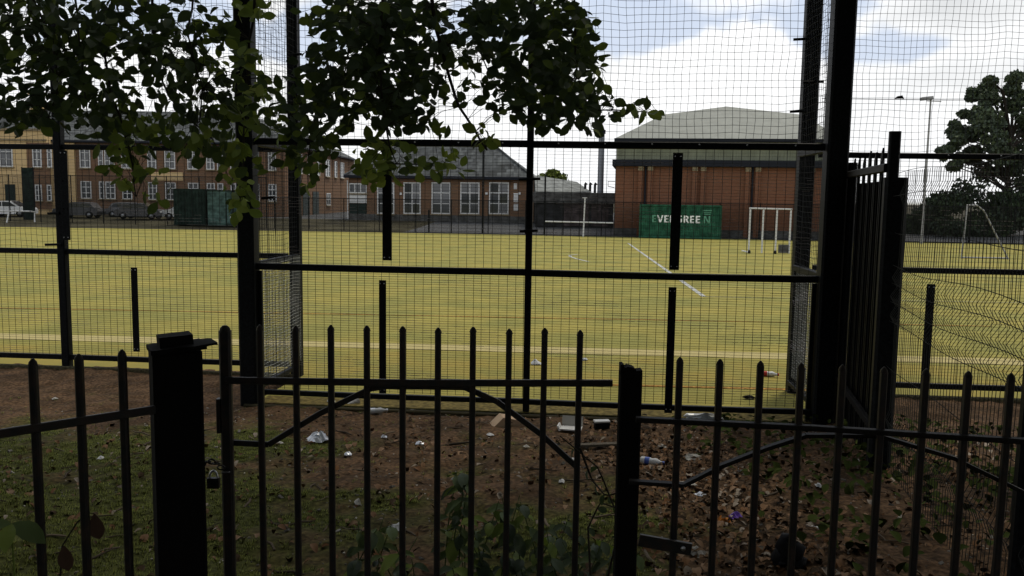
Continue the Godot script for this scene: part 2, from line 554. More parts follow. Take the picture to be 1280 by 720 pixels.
func setting():
	# soil and moss under the trees, a fine height field up to the fence
	var mb := MB.new()
	var x0 := -10.0; var x1 := 8.0; var z0 := 3.8; var z1 := -10.4
	var s := 0.048
	var nx := int((x1 - x0) / s); var nz := int((z0 - z1) / s)
	for j in nz + 1:
		for i in nx + 1:
			var x := x0 + i * s; var z := z0 - j * s
			var y := ground_y(x, z)
			var q := (Vector3(x, 0, z) - FO)
			var v := q.dot(FV)
			if v > 0.12 and absf(q.dot(FU) - 0.06) < 2.85 or v > 1.5: y = minf(y, -0.60)   # dips under the pitch
			var dx := ground_y(x + 0.05, z) - ground_y(x - 0.05, z)
			var dz := ground_y(x, z + 0.05) - ground_y(x, z - 0.05)
			mb.vert(Vector3(x, y, z), Vector3(-dx / 0.1, 1, -dz / 0.1).normalized())
			mb.c.append(soil_color(x, z))
	for j in nz:
		for i in nx:
			var a := j * (nx + 1) + i
			mb.ix.append_array([a, a + 1, a + nx + 2, a, a + nx + 2, a + nx + 1])
	struct("ground", mb, M.soil)
	# the wide ground beyond and round it
	var far_y := func(_x, z): return (pitch_y(z) - 0.06) if z > -70.0 else -1.52
	var g := MB.new()
	for e in [[-900.0, -900.0, -82.5, 900.0, -0.9, -0.9], [-900.0, -82.5, -68.0, 900.0, -0.9, -1.56], [-900.0, -68.0, -10.0, 900.0, -1.56, -0.62], [-900.0, -10.0, 600.0, -9.6, -0.62, -0.62], [7.6, -10.0, 600.0, 900.0, -0.62, -0.62], [-9.6, 3.6, 600.0, 7.6, -0.1, -0.62]]:
		g.quad(Vector3(e[0], e[4], e[1]), Vector3(e[0], e[5], e[2]), Vector3(e[3], e[5], e[2]), Vector3(e[3], e[4], e[1]), Vector3.UP)
	struct("terrain", g, M.earth)
	# the pitch, with its bay behind the front fence
	var o := PackedVector2Array()
	for p in [fp(-75, 0, 1.36), fp(-2.69, 0, 1.36), fp(-2.69, 0, -0.04), fp(2.83, 0, -0.04), fp(2.83, 0, 1.36), fp(45, 0, 1.36)]: o.append(Vector2(p.x, p.z))
	o.append(Vector2(46, -68.3 + 0.149 * 46)); o.append(Vector2(-75, -68.3 - 0.149 * 75))
	ground_sheet("sports_pitch", o, func(_x, z): return pitch_y(z), M.turf)
	# yard between the pitch and the buildings
	var yard := PackedVector2Array([Vector2(-85, -81.3), Vector2(48, -61.1), Vector2(48, -82), Vector2(-85, -130)])
	var ym := MB.new()
	var edge := func(x: float) -> Vector3: return Vector3(x, 0, -68.3 + 0.149 * x)
	var px := -75.0
	while px < 46.0:
		var a: Vector3 = edge.call(px); var b: Vector3 = edge.call(px + 5.0)
		a.y = pitch_y(a.z) + 0.02; b.y = pitch_y(b.z) + 0.02
		var c := Vector3(px + 5.0, -0.86, b.z - 14.0); var d := Vector3(px, -0.86, a.z - 14.0)
		ym.quad(a, b, c, d, Vector3.UP)
		ym.quad(d, c, Vector3(c.x, -0.84, -140), Vector3(d.x, -0.84, -140), Vector3.UP)
		px += 5.0
	struct("yard", ym, M.asphalt)
	# kerb along the left and right runs, and along the front of the bay
	for k in [[-40.0, -2.72, 1.36], [2.86, 30.0, 1.36]]:
		var kb := MB.new()
		kb.bar(fp(k[0], -0.56, k[2] - 0.05), fp(k[1], -0.56, k[2] - 0.05), 0.05, 0.13)
		struct("kerb", kb, M.concrete)
	var kf := MB.new()
	kf.bar(fp(-2.75, -0.535, -0.09), fp(2.9, -0.535, -0.09), 0.06, 0.07)
	struct("kerb", kf, M.earth)
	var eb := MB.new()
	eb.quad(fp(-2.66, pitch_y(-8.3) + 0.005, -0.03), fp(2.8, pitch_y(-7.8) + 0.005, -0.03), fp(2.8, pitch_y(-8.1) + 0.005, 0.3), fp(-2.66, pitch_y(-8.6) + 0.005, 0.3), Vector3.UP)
	struct("pitch_edge", eb, M.sand_shaded)  # sandy strip, darkened in its colour for shade missing along the bay front
	# the sandier strip of turf outside the touchline
	var ro := MB.new()
	var a0 := on_pitch(-80, 428); var a1 := on_pitch(1360, 462)
	var b0 := fp(-9.5, 0, 1.42); var b1 := fp(8.0, 0, 1.42)
	var rows := []
	for i in 13:
		var t := i / 12.0
		var w0 := a0.lerp(a1, t) + Vector3(0, 0, 0.12 * sin(i * 2.3)); var w1 := b0.lerp(b1, t)
		w0.y = pitch_y(w0.z) + 0.003; w1.y = pitch_y(w1.z) + 0.003
		rows.append([w0, w1])
	for i in 12: ro.quad(rows[i][0], rows[i + 1][0], rows[i + 1][1], rows[i][1], Vector3.UP)
	struct("pitch_runoff", ro, M.turf_worn)
	# markings
	strip_line("pitch_marking", [on_pitch(785, 304), on_pitch(880, 371)], 0.12, M.line_white)
	strip_line("pitch_marking", [on_pitch(879, 371), on_pitch(1400, 381)], 0.12, M.line_worn)
	strip_line("pitch_marking", [on_pitch(735, 327), on_pitch(722, 324), on_pitch(713, 321), on_pitch(712, 319), on_pitch(722, 318)], 0.12, M.line_white)
	strip_line("pitch_marking", [on_pitch(-60, 419), on_pitch(1280, 453)], 0.5, M.line_pale)
	strip_line("pitch_marking", [on_pitch(-60, 384), on_pitch(1240, 408)], 0.07, M.line_orange)
	strip_line("pitch_marking", [on_pitch(660, 479), on_pitch(1100, 490)], 0.09, M.line_orange)
	strip_line("pitch_marking", [on_pitch(-60, 289), on_pitch(1300, 312)], 0.1, M.line_worn)

func soil_color(x: float, z: float) -> Color:
	var d := -z
	var moss := patch.get_noise_2d(x * 1.6, z * 1.6) + patch.get_noise_2d(x * 6.0 + 9, z * 6.0) * 0.5
	var green := 0.05 + moss * 0.9
	green += 0.62 * smoothstep(-0.9, -2.2, x) * smoothstep(8.8, 7.2, d)
	green += 0.45 * smoothstep(5.6, 4.4, d)
	green -= 0.8 * smoothstep(0.5, 1.2, x) + 0.6 * smoothstep(6.2, 7.4, d)
	var brown := Color(0.235, 0.14, 0.076).lerp(Color(0.13, 0.082, 0.046), clampf(0.5 + 1.4 * patch.get_noise_2d(x * 5.0, z * 5.0 + 30), 0, 1))
	return brown.lerp(Color(0.13, 0.14, 0.036), clampf(green * 1.5, 0.0, 1.0))

# ---------------------------------------------------------------- buildings
# a window on a wall: at = centre, r = along the wall, out = its normal
func window(parent: Node, c: Vector3, w: float, h: float, r: Vector3, out: Vector3, cols: int, rows: int, panes_apart := false, fw := 0.09):
	var b := Basis(r, Vector3.UP, out)
	var f := MB.new()
	for sg in [-1, 1]:
		f.box(c + b * Vector3(sg * (w - fw) / 2, 0, 0.03), Vector3(fw, h, 0.1), b)
		f.box(c + b * Vector3(0, sg * (h - fw) / 2, 0.03), Vector3(w - fw * 2, fw, 0.1), b)
	for i in range(1, cols): f.box(c + b * Vector3(-w / 2 + w * i / cols, 0, 0.035), Vector3(fw * 0.9, h - fw * 2, 0.07), b)
	for i in range(1, rows): f.box(c + b * Vector3(0, -h / 2 + h * i / rows, 0.025), Vector3(w - fw * 2, fw * 0.75, 0.06), b)
	var win := obj("window", f, M.white_paint, parent)
	if panes_apart:
		for i in cols:
			for k in rows:
				var g := MB.new()
				var tilt := Basis(r, rng.randf_range(-0.02, 0.02)) * Basis(Vector3.UP, rng.randf_range(-0.02, 0.02))
				g.box(c + b * Vector3(-w / 2 + w * (i + 0.5) / cols, -h / 2 + h * (k + 0.5) / rows, 0.006), Vector3(w / cols - fw * 0.7, h / rows - fw * 0.6, 0.01), tilt * b)
				obj("pane", g, M.glass, win)
	else:
		var g := MB.new()
		g.box(c + b * Vector3(0, 0, 0.006), Vector3(w - fw, h - fw, 0.01), b)
		obj("pane", g, M.glass, win)
	var s := MB.new()
	s.box(c + b * Vector3(0, -h / 2 - 0.06, 0.08), Vector3(w + 0.2, 0.11, 0.22), b)
	obj("sill", s, M.stone, win)

func hall():
	var o := thing("sports_hall", "large red brick sports hall with pale faceted roof and dark fascia band", "building")
	var zf := -68.5; var xl := 8.1; var xr := 25.4
	var w := MB.new()
	w.box(Vector3((xl + xr) / 2, 1.3, zf - 15), Vector3(xr - xl, 5.6, 30))
	obj("wall", w, M.brick_red, o)
	var cw := MB.new()
	cw.box(Vector3((xl + xr) / 2, 5.32, zf - 15.05), Vector3(xr - xl - 0.1, 1.5, 29.9))
	var cx := xl + 0.4
	while cx < xr - 0.2:
		cw.box(Vector3(cx, 5.32, zf - 0.08), Vector3(0.1, 1.45, 0.07))
		cx += 0.45
	obj("cladding", cw, M.clad_wall, o)
	var fs := MB.new()
	fs.box(Vector3((xl + xr) / 2, 4.36, zf - 14.8), Vector3(xr - xl + 0.5, 0.5, 30.4))
	obj("fascia", fs, M.fascia, o)
	var ft := MB.new()
	ft.box(Vector3((xl + xr) / 2, 6.16, zf - 14.85), Vector3(xr - xl + 0.3, 0.26, 30.3))
	obj("eaves_trim", ft, M.fascia, o)
	# faceted roof
	var rf := MB.new()
	var pv := Vector3(xl, -1.5, zf)
	var un := func(p: Vector3) -> Vector3: return pv + Basis(Vector3.UP, -atan(-0.149)) * (p - pv)
	var front := [Vector3(xl - 0.1, 6.28, zf + 0.1), Vector3(xr + 0.1, 6.28, zf + 0.1)]
	var top := [un.call(at_z(830, 143, -75.5)), un.call(at_z(908, 133, -77.0)), un.call(at_z(1000, 143, -73.5))]
	rf.tri(front[0], top[0], top[1]); rf.tri(front[0], top[1], front[1]); rf.tri(front[1], top[1], top[2])
	var bk := zf - 30.0
	var back := func(p: Vector3) -> Vector3: return Vector3(p.x, p.y, bk)
	var ring := [front[0], top[0], top[1], top[2], front[1]]
	for k in 4: rf.quad(ring[k], ring[k + 1], back.call(ring[k + 1]), back.call(ring[k]))
	obj("roof", rf, M.clad, o)
	# ventilators on the ridge
	for e in [[14.6, 8.85, 0.5]]:
		var vt := MB.new(); vt.box(Vector3(e[0], e[1], -79), Vector3.ONE * float(e[2]))
		obj("roof_vent", vt, M.clad_wall, o)
	for x in [10.1, 10.85, 14.3, 14.95, 18.35, 19.1, 22.4, 23.1]:
		var p := MB.new()
		p.box(Vector3(x, 1.3, zf + 0.12), Vector3(0.36, 5.6, 0.24))
		obj("pilaster", p, M.brick_red, o)
		var c := MB.new()
		c.box(Vector3(x, 3.93, zf + 0.14), Vector3(0.42, 0.32, 0.3))
		obj("pilaster_cap", c, M.stone, o)
	for x in [10.48, 18.72]:
		var d := MB.new()
		d.tube([Vector3(x, 4.1, zf + 0.1), Vector3(x, -1.4, zf + 0.1)], [0.07, 0.07], 8)
		obj("downpipe", d, M.fascia, o)
	var pl := MB.new()
	pl.box(Vector3((xl + xr) / 2, -1.15, zf + 0.05), Vector3(xr - xl + 0.02, 0.7, 0.12))
	obj("plinth", pl, M.grey_panel, o)
	var br := MB.new()
	br.tube([Vector3(xl - 0.02, 2.9, zf), Vector3(xl - 0.55, 2.9, zf), Vector3(xl - 0.55, 2.5, zf), Vector3(xl - 0.05, 2.4, zf)], [0.03, 0.03, 0.03, 0.03], 6)
	obj("lamp_bracket", br, M.fascia, o)
	settle(o, Vector3(xl, -1.5, zf), atan(-0.149))

func hip_roof(mb: MB, xl: float, xr: float, zf: float, zb: float, ye: float, yr: float, run: float):
	var a := Vector3(xl, ye, zf); var b := Vector3(xr, ye, zf); var c := Vector3(xr, ye, zb); var d := Vector3(xl, ye, zb)
	var zm := (zf + zb) / 2
	var e := Vector3(xl + run, yr, zm); var f := Vector3(xr - run, yr, zm)
	mb.quad(a, e, f, b); mb.quad(c, f, e, d); mb.tri(d, e, a); mb.tri(b, f, c)
	mb.quad(a, b, c, d, Vector3.DOWN)

func pavilion():
	var o := thing("school_hall", "single storey brick school hall with tall white windows and hipped slate roof", "building")
	var zf := -82.0; var xl := -16.0; var xr := 1.6; var yb := -0.9
	var w := MB.new()
	w.box(Vector3((xl + xr) / 2, (3.3 + yb) / 2, zf - 4), Vector3(xr - xl, 3.3 - yb, 8))
	obj("wall", w, M.brick_brown, o)
	var pl := MB.new()
	pl.box(Vector3((xl + xr) / 2, yb + 0.3, zf + 0.03), Vector3(xr - xl + 0.02, 0.6, 0.1))
	obj("plinth", pl, M.grey_panel, o)
	var rf := MB.new()
	hip_roof(rf, xl - 0.35, xr + 0.35, zf + 0.35, zf - 8.35, 3.36, 6.55, 4.3)
	obj("roof", rf, M.slate, o)
	var rd := MB.new()
	rd.tube([Vector3(xl + 3.95, 6.58, zf - 4), Vector3(xr - 3.95, 6.58, zf - 4)], [0.12, 0.12], 6)
	for e in [[xr + 0.35, xr - 3.95, zf + 0.35], [xl - 0.35, xl + 3.95, zf + 0.35]]:
		rd.tube([Vector3(e[0], 3.4, e[2]), Vector3(e[1], 6.58, zf - 4)], [0.1, 0.1], 6)
	obj("ridge_tiles", rd, M.slate, o)
	var gt := MB.new()
	gt.bar(Vector3(xl - 0.4, 3.28, zf + 0.42), Vector3(xr + 0.4, 3.26, zf + 0.42), 0.16, 0.3)
	obj("gutter", gt, M.fascia, o)
	for c in [[482, 22], [516, 22], [553, 24], [589.5, 24], [626, 24.5]]:
		var t := at_z(c[0], 228, zf); var b := at_z(c[0], 267.5, zf)
		window(o, Vector3(t.x - 0.1, (t.y + b.y) / 2, zf + 0.02), c[1] * 0.077, t.y - b.y, Vector3.RIGHT, Vector3.BACK, 2, 3, true, 0.11)
	# door bay at the left end: window over a white panel and green doors
	var q := at_z(444.5, 232, zf)
	window(o, Vector3(q.x, 2.15, zf + 0.02), 1.75, 0.95, Vector3.RIGHT, Vector3.BACK, 3, 1, false, 0.1)
	var wp := MB.new(); wp.box(Vector3(q.x, 1.13, zf + 0.04), Vector3(1.75, 0.8, 0.08))
	obj("white_panel", wp, M.white_paint, o)
	for sx in [-0.44, 0.44]:
		var dr := MB.new(); dr.box(Vector3(q.x + sx, -0.1, zf + 0.03), Vector3(0.85, 1.55, 0.06))
		obj("door", dr, M.dark_door, o)
	var dp := MB.new(); dp.tube([Vector3(q.x - 1.0, 2.9, zf + 0.1), Vector3(q.x - 1.0, -0.8, zf + 0.1)], [0.06, 0.06], 6)
	obj("downpipe", dp, M.white_paint, o)
	for e in [[645, 233, 0.3, 0.55], [645.5, 247, 0.42, 0.85], [645.5, 259, 0.42, 0.65]]:
		var p := at_z(e[0], e[1], zf)
		var s := MB.new(); s.box(Vector3(p.x, p.y, zf + 0.03), Vector3(e[2], e[3], 0.04))
		obj("notice", s, M.white_paint, o)
	for x in [500, 609, 650]:
		var p := at_z(x, 242, zf)
		var s := MB.new(); s.box(p + Vector3(0, 0, 0.08), Vector3(0.22, 0.22, 0.16))
		obj("wall_lamp", s, M.white_paint, o)
	settle(o, Vector3(-7.2, -0.9, zf), atan(-0.12))

func school():
	var o := thing("school_building", "long two storey brick school block with tan end bay and slate roof", "building")
	var zf := -87.0; var xl := -66.0; var xr := -23.2; var yb := -0.9
	var w := MB.new()
	w.box(Vector3((xl + xr) / 2, (6.5 + yb) / 2, zf - 6), Vector3(xr - xl, 6.5 - yb, 12))
	w.box(Vector3(xr - 6, (6.45 + yb) / 2, zf - 25), Vector3(11.99, 6.45 - yb, 26.1))
	obj("wall", w, M.brick_brown, o)
	var rf := MB.new()
	hip_roof(rf, xl - 0.4, xr + 0.4, zf + 0.4, zf - 12.4, 6.55, 10.1, 6.0)
	var e := [Vector3(xr + 0.4, 6.54, zf + 0.4), Vector3(xr + 0.4, 6.54, zf - 38.4), Vector3(xr - 6, 10.0, zf - 32), Vector3(xr - 6, 10.0, zf - 6)]
	rf.quad(e[0], e[1], e[2], e[3]); rf.tri(e[1], Vector3(xr - 12.4, 6.54, zf - 38.4), e[2])
	rf.quad(Vector3(xr - 12.4, 6.54, zf - 38.4), Vector3(xr - 12.4, 6.54, zf), e[3], e[2])
	obj("roof", rf, M.slate, o)
	var gt := MB.new()
	gt.bar(Vector3(xl - 0.4, 6.45, zf + 0.46), Vector3(xr + 0.5, 6.45, zf + 0.46), 0.16, 0.22)
	gt.bar(Vector3(xr + 0.46, 6.45, zf + 0.4), Vector3(xr + 0.46, 6.45, zf - 38.3), 0.16, 0.22)
	obj("gutter", gt, M.fascia, o)
	# tan end bay, standing forward
	var bl := at_z(-60, 200, zf).x; var brx := at_z(68, 200, zf).x
	var bay := MB.new()
	bay.box(Vector3((bl + brx) / 2, (7.4 + yb) / 2, zf + 0.6), Vector3(brx - bl, 7.4 - yb, 1.6))
	obj("tan_bay", bay, M.brick_tan, o)
	var cap := MB.new(); cap.box(Vector3((bl + brx) / 2, 7.45, zf + 0.6), Vector3(brx - bl + 0.3, 0.22, 1.9)); cap.box(Vector3((bl + brx) / 2, 6.45, zf + 1.46), Vector3(brx - bl + 0.12, 0.18, 0.14))
	obj("parapet", cap, M.stone, o)
	var zb := zf + 1.4
	var s := zb / -1065.0
	var inf := MB.new()
	var a := at_z(33, 180, zb); var b := at_z(65, 260, zb)
	inf.box(Vector3((a.x + b.x) / 2, 2.9, zb + 0.02), Vector3(b.x - a.x, 6.6, 0.08))
	obj("brick_infill", inf, M.brick_brown, o)
	for c in [[8, 16, 3], [47, 11, 2], [62.5, 5.5, 1]]:
		var p := at_z(c[0], 195, zb)
		window(o, Vector3(p.x, 4.9, zb + (0.08 if c[0] > 20 else 0.01)), c[1] * s, 2.25, Vector3.RIGHT, Vector3.BACK, c[2] if c[2] < 3 else 2, 3)
	for c in [[49, 8, 2], [62.5, 5.5, 1]]:
		var p := at_z(c[0], 240, zb)
		window(o, Vector3(p.x, 1.25, zb + 0.08), c[1] * s, 1.6, Vector3.RIGHT, Vector3.BACK, c[2], 3)
	var dr := MB.new(); dr.box(Vector3(at_z(13, 240, zb).x, 0.6, zb + 0.03), Vector3(1.0, 2.9, 0.06))
	obj("door", dr, M.dark_door, o)
	# tan pilaster on the main wall
	var tp := MB.new()
	tp.box(Vector3(at_z(88, 200, zf).x, (6.3 + yb) / 2, zf + 0.1), Vector3(1.05, 6.3 - yb, 0.3))
	obj("tan_pilaster", tp, M.brick_tan, o)
	var band := MB.new()
	var q0 := at_z(189, 215, zf); var q1 := at_z(229, 226, zf)
	band.box(Vector3((q0.x + q1.x) / 2, (q0.y + q1.y) / 2, zf + 0.03), Vector3(q1.x - q0.x, q0.y - q1.y, 0.1))
	obj("tan_band", band, M.brick_tan, o)
	s = zf / -1065.0
	for c in [[106.5, 13, 2], [126, 6, 1], [137, 12, 2], [158, 12, 2], [190, 11, 2], [212.5, 13, 2], [241, 13, 2], [263, 10, 2], [275, 7, 1], [294, 12, 2], [318, 12, 2], [340, 10, 2]]:
		var p := at_z(c[0], 197, zf)
		window(o, Vector3(p.x, 4.95, zf + 0.02), c[1] * s, 2.25, Vector3.RIGHT, Vector3.BACK, c[2], 3)
		window(o, Vector3(p.x, 1.6, zf + 0.02), c[1] * s, 1.75, Vector3.RIGHT, Vector3.BACK, c[2], 3)
	# the return wall that runs away from the camera
	for c in [[375.5, 1.1], [387, 2.2], [397.5, 1.3], [409, 2.4], [419, 1.4], [427, 2.4]]:
		var z: float = xr * 1065.0 / (640.0 - c[0])
		window(o, Vector3(xr + 0.02, 4.75, z), c[1], 2.1, Vector3(0, 0, -1), Vector3.RIGHT, 2 if c[1] > 2 else 1, 3)
	for c in [[382, 3.0], [394, 3.0]]:
		var z: float = xr * 1065.0 / (640.0 - c[0])
		var d := MB.new(); d.box(Vector3(xr + 0.03, 0.45, z), Vector3(0.08, 2.7, c[1]))
		obj("door", d, M.dark_door, o)
	window(o, Vector3(xr + 0.02, 0.9, -107.3), 2.2, 1.5, Vector3(0, 0, -1), Vector3.RIGHT, 2, 2)
	var ch := MB.new()
	var cp := at_z(47, 130, zf - 6)
	ch.box(Vector3(cp.x, 9.5, zf - 6), Vector3(1.1, 4.4, 1.1)); ch.box(Vector3(cp.x, 11.75, zf - 6), Vector3(1.35, 0.25, 1.35))
	obj("chimney", ch, M.brick_tan, o)

func outbuilding():
	var o := thing("outbuilding", "low grey outbuilding with pale sloping roof between school hall and sports hall", "building")
	var zf := -76.0; var xl := 2.0; var xr := 8.9
	var w := MB.new(); w.box(Vector3((xl + xr) / 2, 0.0, zf - 4), Vector3(xr - xl, 2.2, 8))
	obj("wall", w, M.grey_dark, o)
	var f := MB.new(); f.box(Vector3((xl + xr) / 2, 1.55, zf - 3.9), Vector3(xr - xl + 0.3, 0.95, 8.4))
	obj("fascia", f, M.grey_panel, o)
	var r := MB.new()
	var a := Vector3(xl, 2.05, zf - 0.5); var b := Vector3(7.0, 2.05, zf - 0.5)
	var c := Vector3(6.2, 3.1, zf - 8); var d := Vector3(xl, 3.7, zf - 8)
	r.quad(a, d, c, b); r.tri(b, c, Vector3(7.0, 2.05, zf - 8)); r.quad(d, a, Vector3(xl, 2.05, zf - 4), Vector3(xl, 2.05, zf - 8))
	r.quad(d, c, Vector3(7.0, 2.05, zf - 8), Vector3(xl, 2.05, zf - 8))
	obj("roof", r, M.roof_pale, o)
	for e in [[3.0, 1.5, M.grey_dark], [5.6, 2.3, M.mauve_panel], [7.7, 1.5, M.mauve_panel]]:
		var p := MB.new(); p.box(Vector3(e[0], 0.05, zf + 0.04), Vector3(e[1], 2.0, 0.08))
		obj("door", p, e[2], o)
	for x in [6.6, 7.05, 7.5]:
		var v := MB.new(); v.tube([Vector3(x, 2.0, zf - 3), Vector3(x, 2.75, zf - 3), Vector3(x + 0.12, 2.9, zf - 3)], [0.12, 0.12, 0.17], 8)
		obj("roof_vent", v, M.grey_dark, o)
	var ch := thing("flue", "tall thin grey metal flue rising left of the sports hall", "chimney flue", "", Vector3(8.0, 0, -79))
	var t := MB.new(); t.tube([Vector3(0, -0.9, 0), Vector3(0, 7.4, 0)], [0.3, 0.28], 12)
	obj("pipe", t, M.pipe_grey, ch)
	var cp := MB.new(); cp.tube([Vector3(0, 7.4, 0), Vector3(0, 7.75, 0)], [0.36, 0.36], 12)
	obj("cap", cp, M.fascia, ch)

# ---------------------------------------------------------------- far side of the pitch
func edge_z(x: float) -> float: return -68.3 + 0.149 * x - 0.35

func mesh_fence_run(o: Node3D, x0: float, x1: float, hgt: float, sx: float, sy: float, r: float, step: float):
	var x := x0
	while x <= x1 + 0.01:
		var z := edge_z(x)
		var p := MB.new()
		p.bar(Vector3(x, pitch_y(z) - 0.1, z), Vector3(x, pitch_y(z) + hgt + 0.05, z), 0.07, 0.07)
		obj("post", p, M.steel, o)
		x += step
	var w := MB.new()
	var y := 0.08
	while y < hgt:
		w.wire([Vector3(x0, pitch_y(edge_z(x0)) + y, edge_z(x0) + 0.05), Vector3(x1, pitch_y(edge_z(x1)) + y, edge_z(x1) + 0.05)], r)
		y += sy
	x = x0
	while x < x1:
		var z := edge_z(x) + 0.055
		w.wire([Vector3(x, pitch_y(z) + 0.05, z), Vector3(x, pitch_y(z) + hgt, z)], r)
		x += sx
	stuff("mesh_wires", w, M.wire, o)
	for yy in [0.06, hgt]:
		var l := MB.new()
		l.bar(Vector3(x0, pitch_y(edge_z(x0)) + yy, edge_z(x0)), Vector3(x1, pitch_y(edge_z(x1)) + yy, edge_z(x1)), 0.05, 0.05)
		obj("rail", l, M.steel, o)

func far_fence():
	var a := thing("perimeter_fence", "dark mesh fence along the far side of the pitch before the brick halls", "fence")
	mesh_fence_run(a, -20.0, 40.0, 2.72, 0.085, 0.03, 0.0036, 3.0)
	for e in [[603, 182], [680, 219], [535, 262]]:
		var q := at(e[0], 290, 69.0)
		var z := edge_z(q.x) - 0.1
		var tp := at_z(e[0], e[1], z)
		var p := MB.new(); p.bar(Vector3(q.x, pitch_y(z), z), Vector3(q.x, tp.y, z), 0.13, 0.13)
		obj("tall_post", p, M.steel, a)
	var b := thing("perimeter_fence", "taller dark mesh fence along the far left side before the school block", "fence")
	mesh_fence_run(b, -62.0, -20.6, 4.4, 0.1, 0.05, 0.006, 2.95)

func car(label: String, x: float, z: float, paint: Material, face: float):
	var o := thing("parked_car", label, "car", "cars parked in the school yard", Vector3(x, -1.0, z))
	o.rotation.y = 0.0 if face > 0 else PI
	var body := PackedVector2Array([Vector2(-2.05, 0.3), Vector2(-2.12, 0.62), Vector2(-2.0, 0.86), Vector2(-1.2, 0.93), Vector2(1.15, 0.95), Vector2(1.95, 0.84), Vector2(2.12, 0.6), Vector2(2.08, 0.3), Vector2(1.72, 0.26), Vector2(1.62, 0.5), Vector2(1.3, 0.64), Vector2(0.98, 0.5), Vector2(0.9, 0.26), Vector2(-0.95, 0.26), Vector2(-1.02, 0.5), Vector2(-1.3, 0.64), Vector2(-1.62, 0.5), Vector2(-1.7, 0.26)])
	var m := MB.new(); m.plate(body, 1.7)
	obj("body", m, paint, o)
	var cb := MB.new(); cb.plate(PackedVector2Array([Vector2(-1.75, 0.93), Vector2(-1.35, 1.38), Vector2(-0.9, 1.46), Vector2(0.35, 1.46), Vector2(1.2, 0.945)]), 1.45)
	obj("cabin", cb, paint, o)
	for sg in [-1.0, 1.0]:
		for q in [[[-1.5, 0.97], [-1.2, 1.34], [-0.45, 1.38], [-0.45, 0.97]], [[-0.36, 0.97], [-0.36, 1.38], [0.3, 1.38], [0.95, 0.97]]]:
			var wn := MB.new()
			var pl := PackedVector2Array()
			for c in q: pl.append(Vector2(c[0], c[1]))
			wn.plate(pl, 0.02, Transform3D(Basis(), Vector3(0, 0, sg * 0.73)))
			obj("side_window", wn, M.glass, o)
	var ws := MB.new(); ws.quad(Vector3(0.42, 1.43, -0.66), Vector3(0.42, 1.43, 0.66), Vector3(1.2, 0.97, 0.7), Vector3(1.2, 0.97, -0.7), Vector3(0.5, 0.85, 0))
	ws.mesh()
	var wsn := obj("windscreen", ws, M.glass, o); wsn.position = Vector3(0.02, 0.02, 0)
	for wx in [-1.3, 1.3]:
		for sg in [-1.0, 1.0]:
			var t := MB.new(); t.tube([Vector3(wx, 0.31, sg * 0.7), Vector3(wx, 0.31, sg * 0.86)], [0.31, 0.31], 14)
			var wl := obj("wheel", t, M.tyre, o)
			var rm := MB.new(); rm.tube([Vector3(wx, 0.31, sg * 0.8), Vector3(wx, 0.31, sg * 0.875)], [0.18, 0.18], 10)
			obj("rim", rm, M.pole_grey, wl)
	for sg in [-0.6, 0.6]:
		var h := MB.new(); h.box(Vector3(2.08, 0.7, sg), Vector3(0.08, 0.14, 0.34))
		obj("headlight", h, M.white_paint, o)

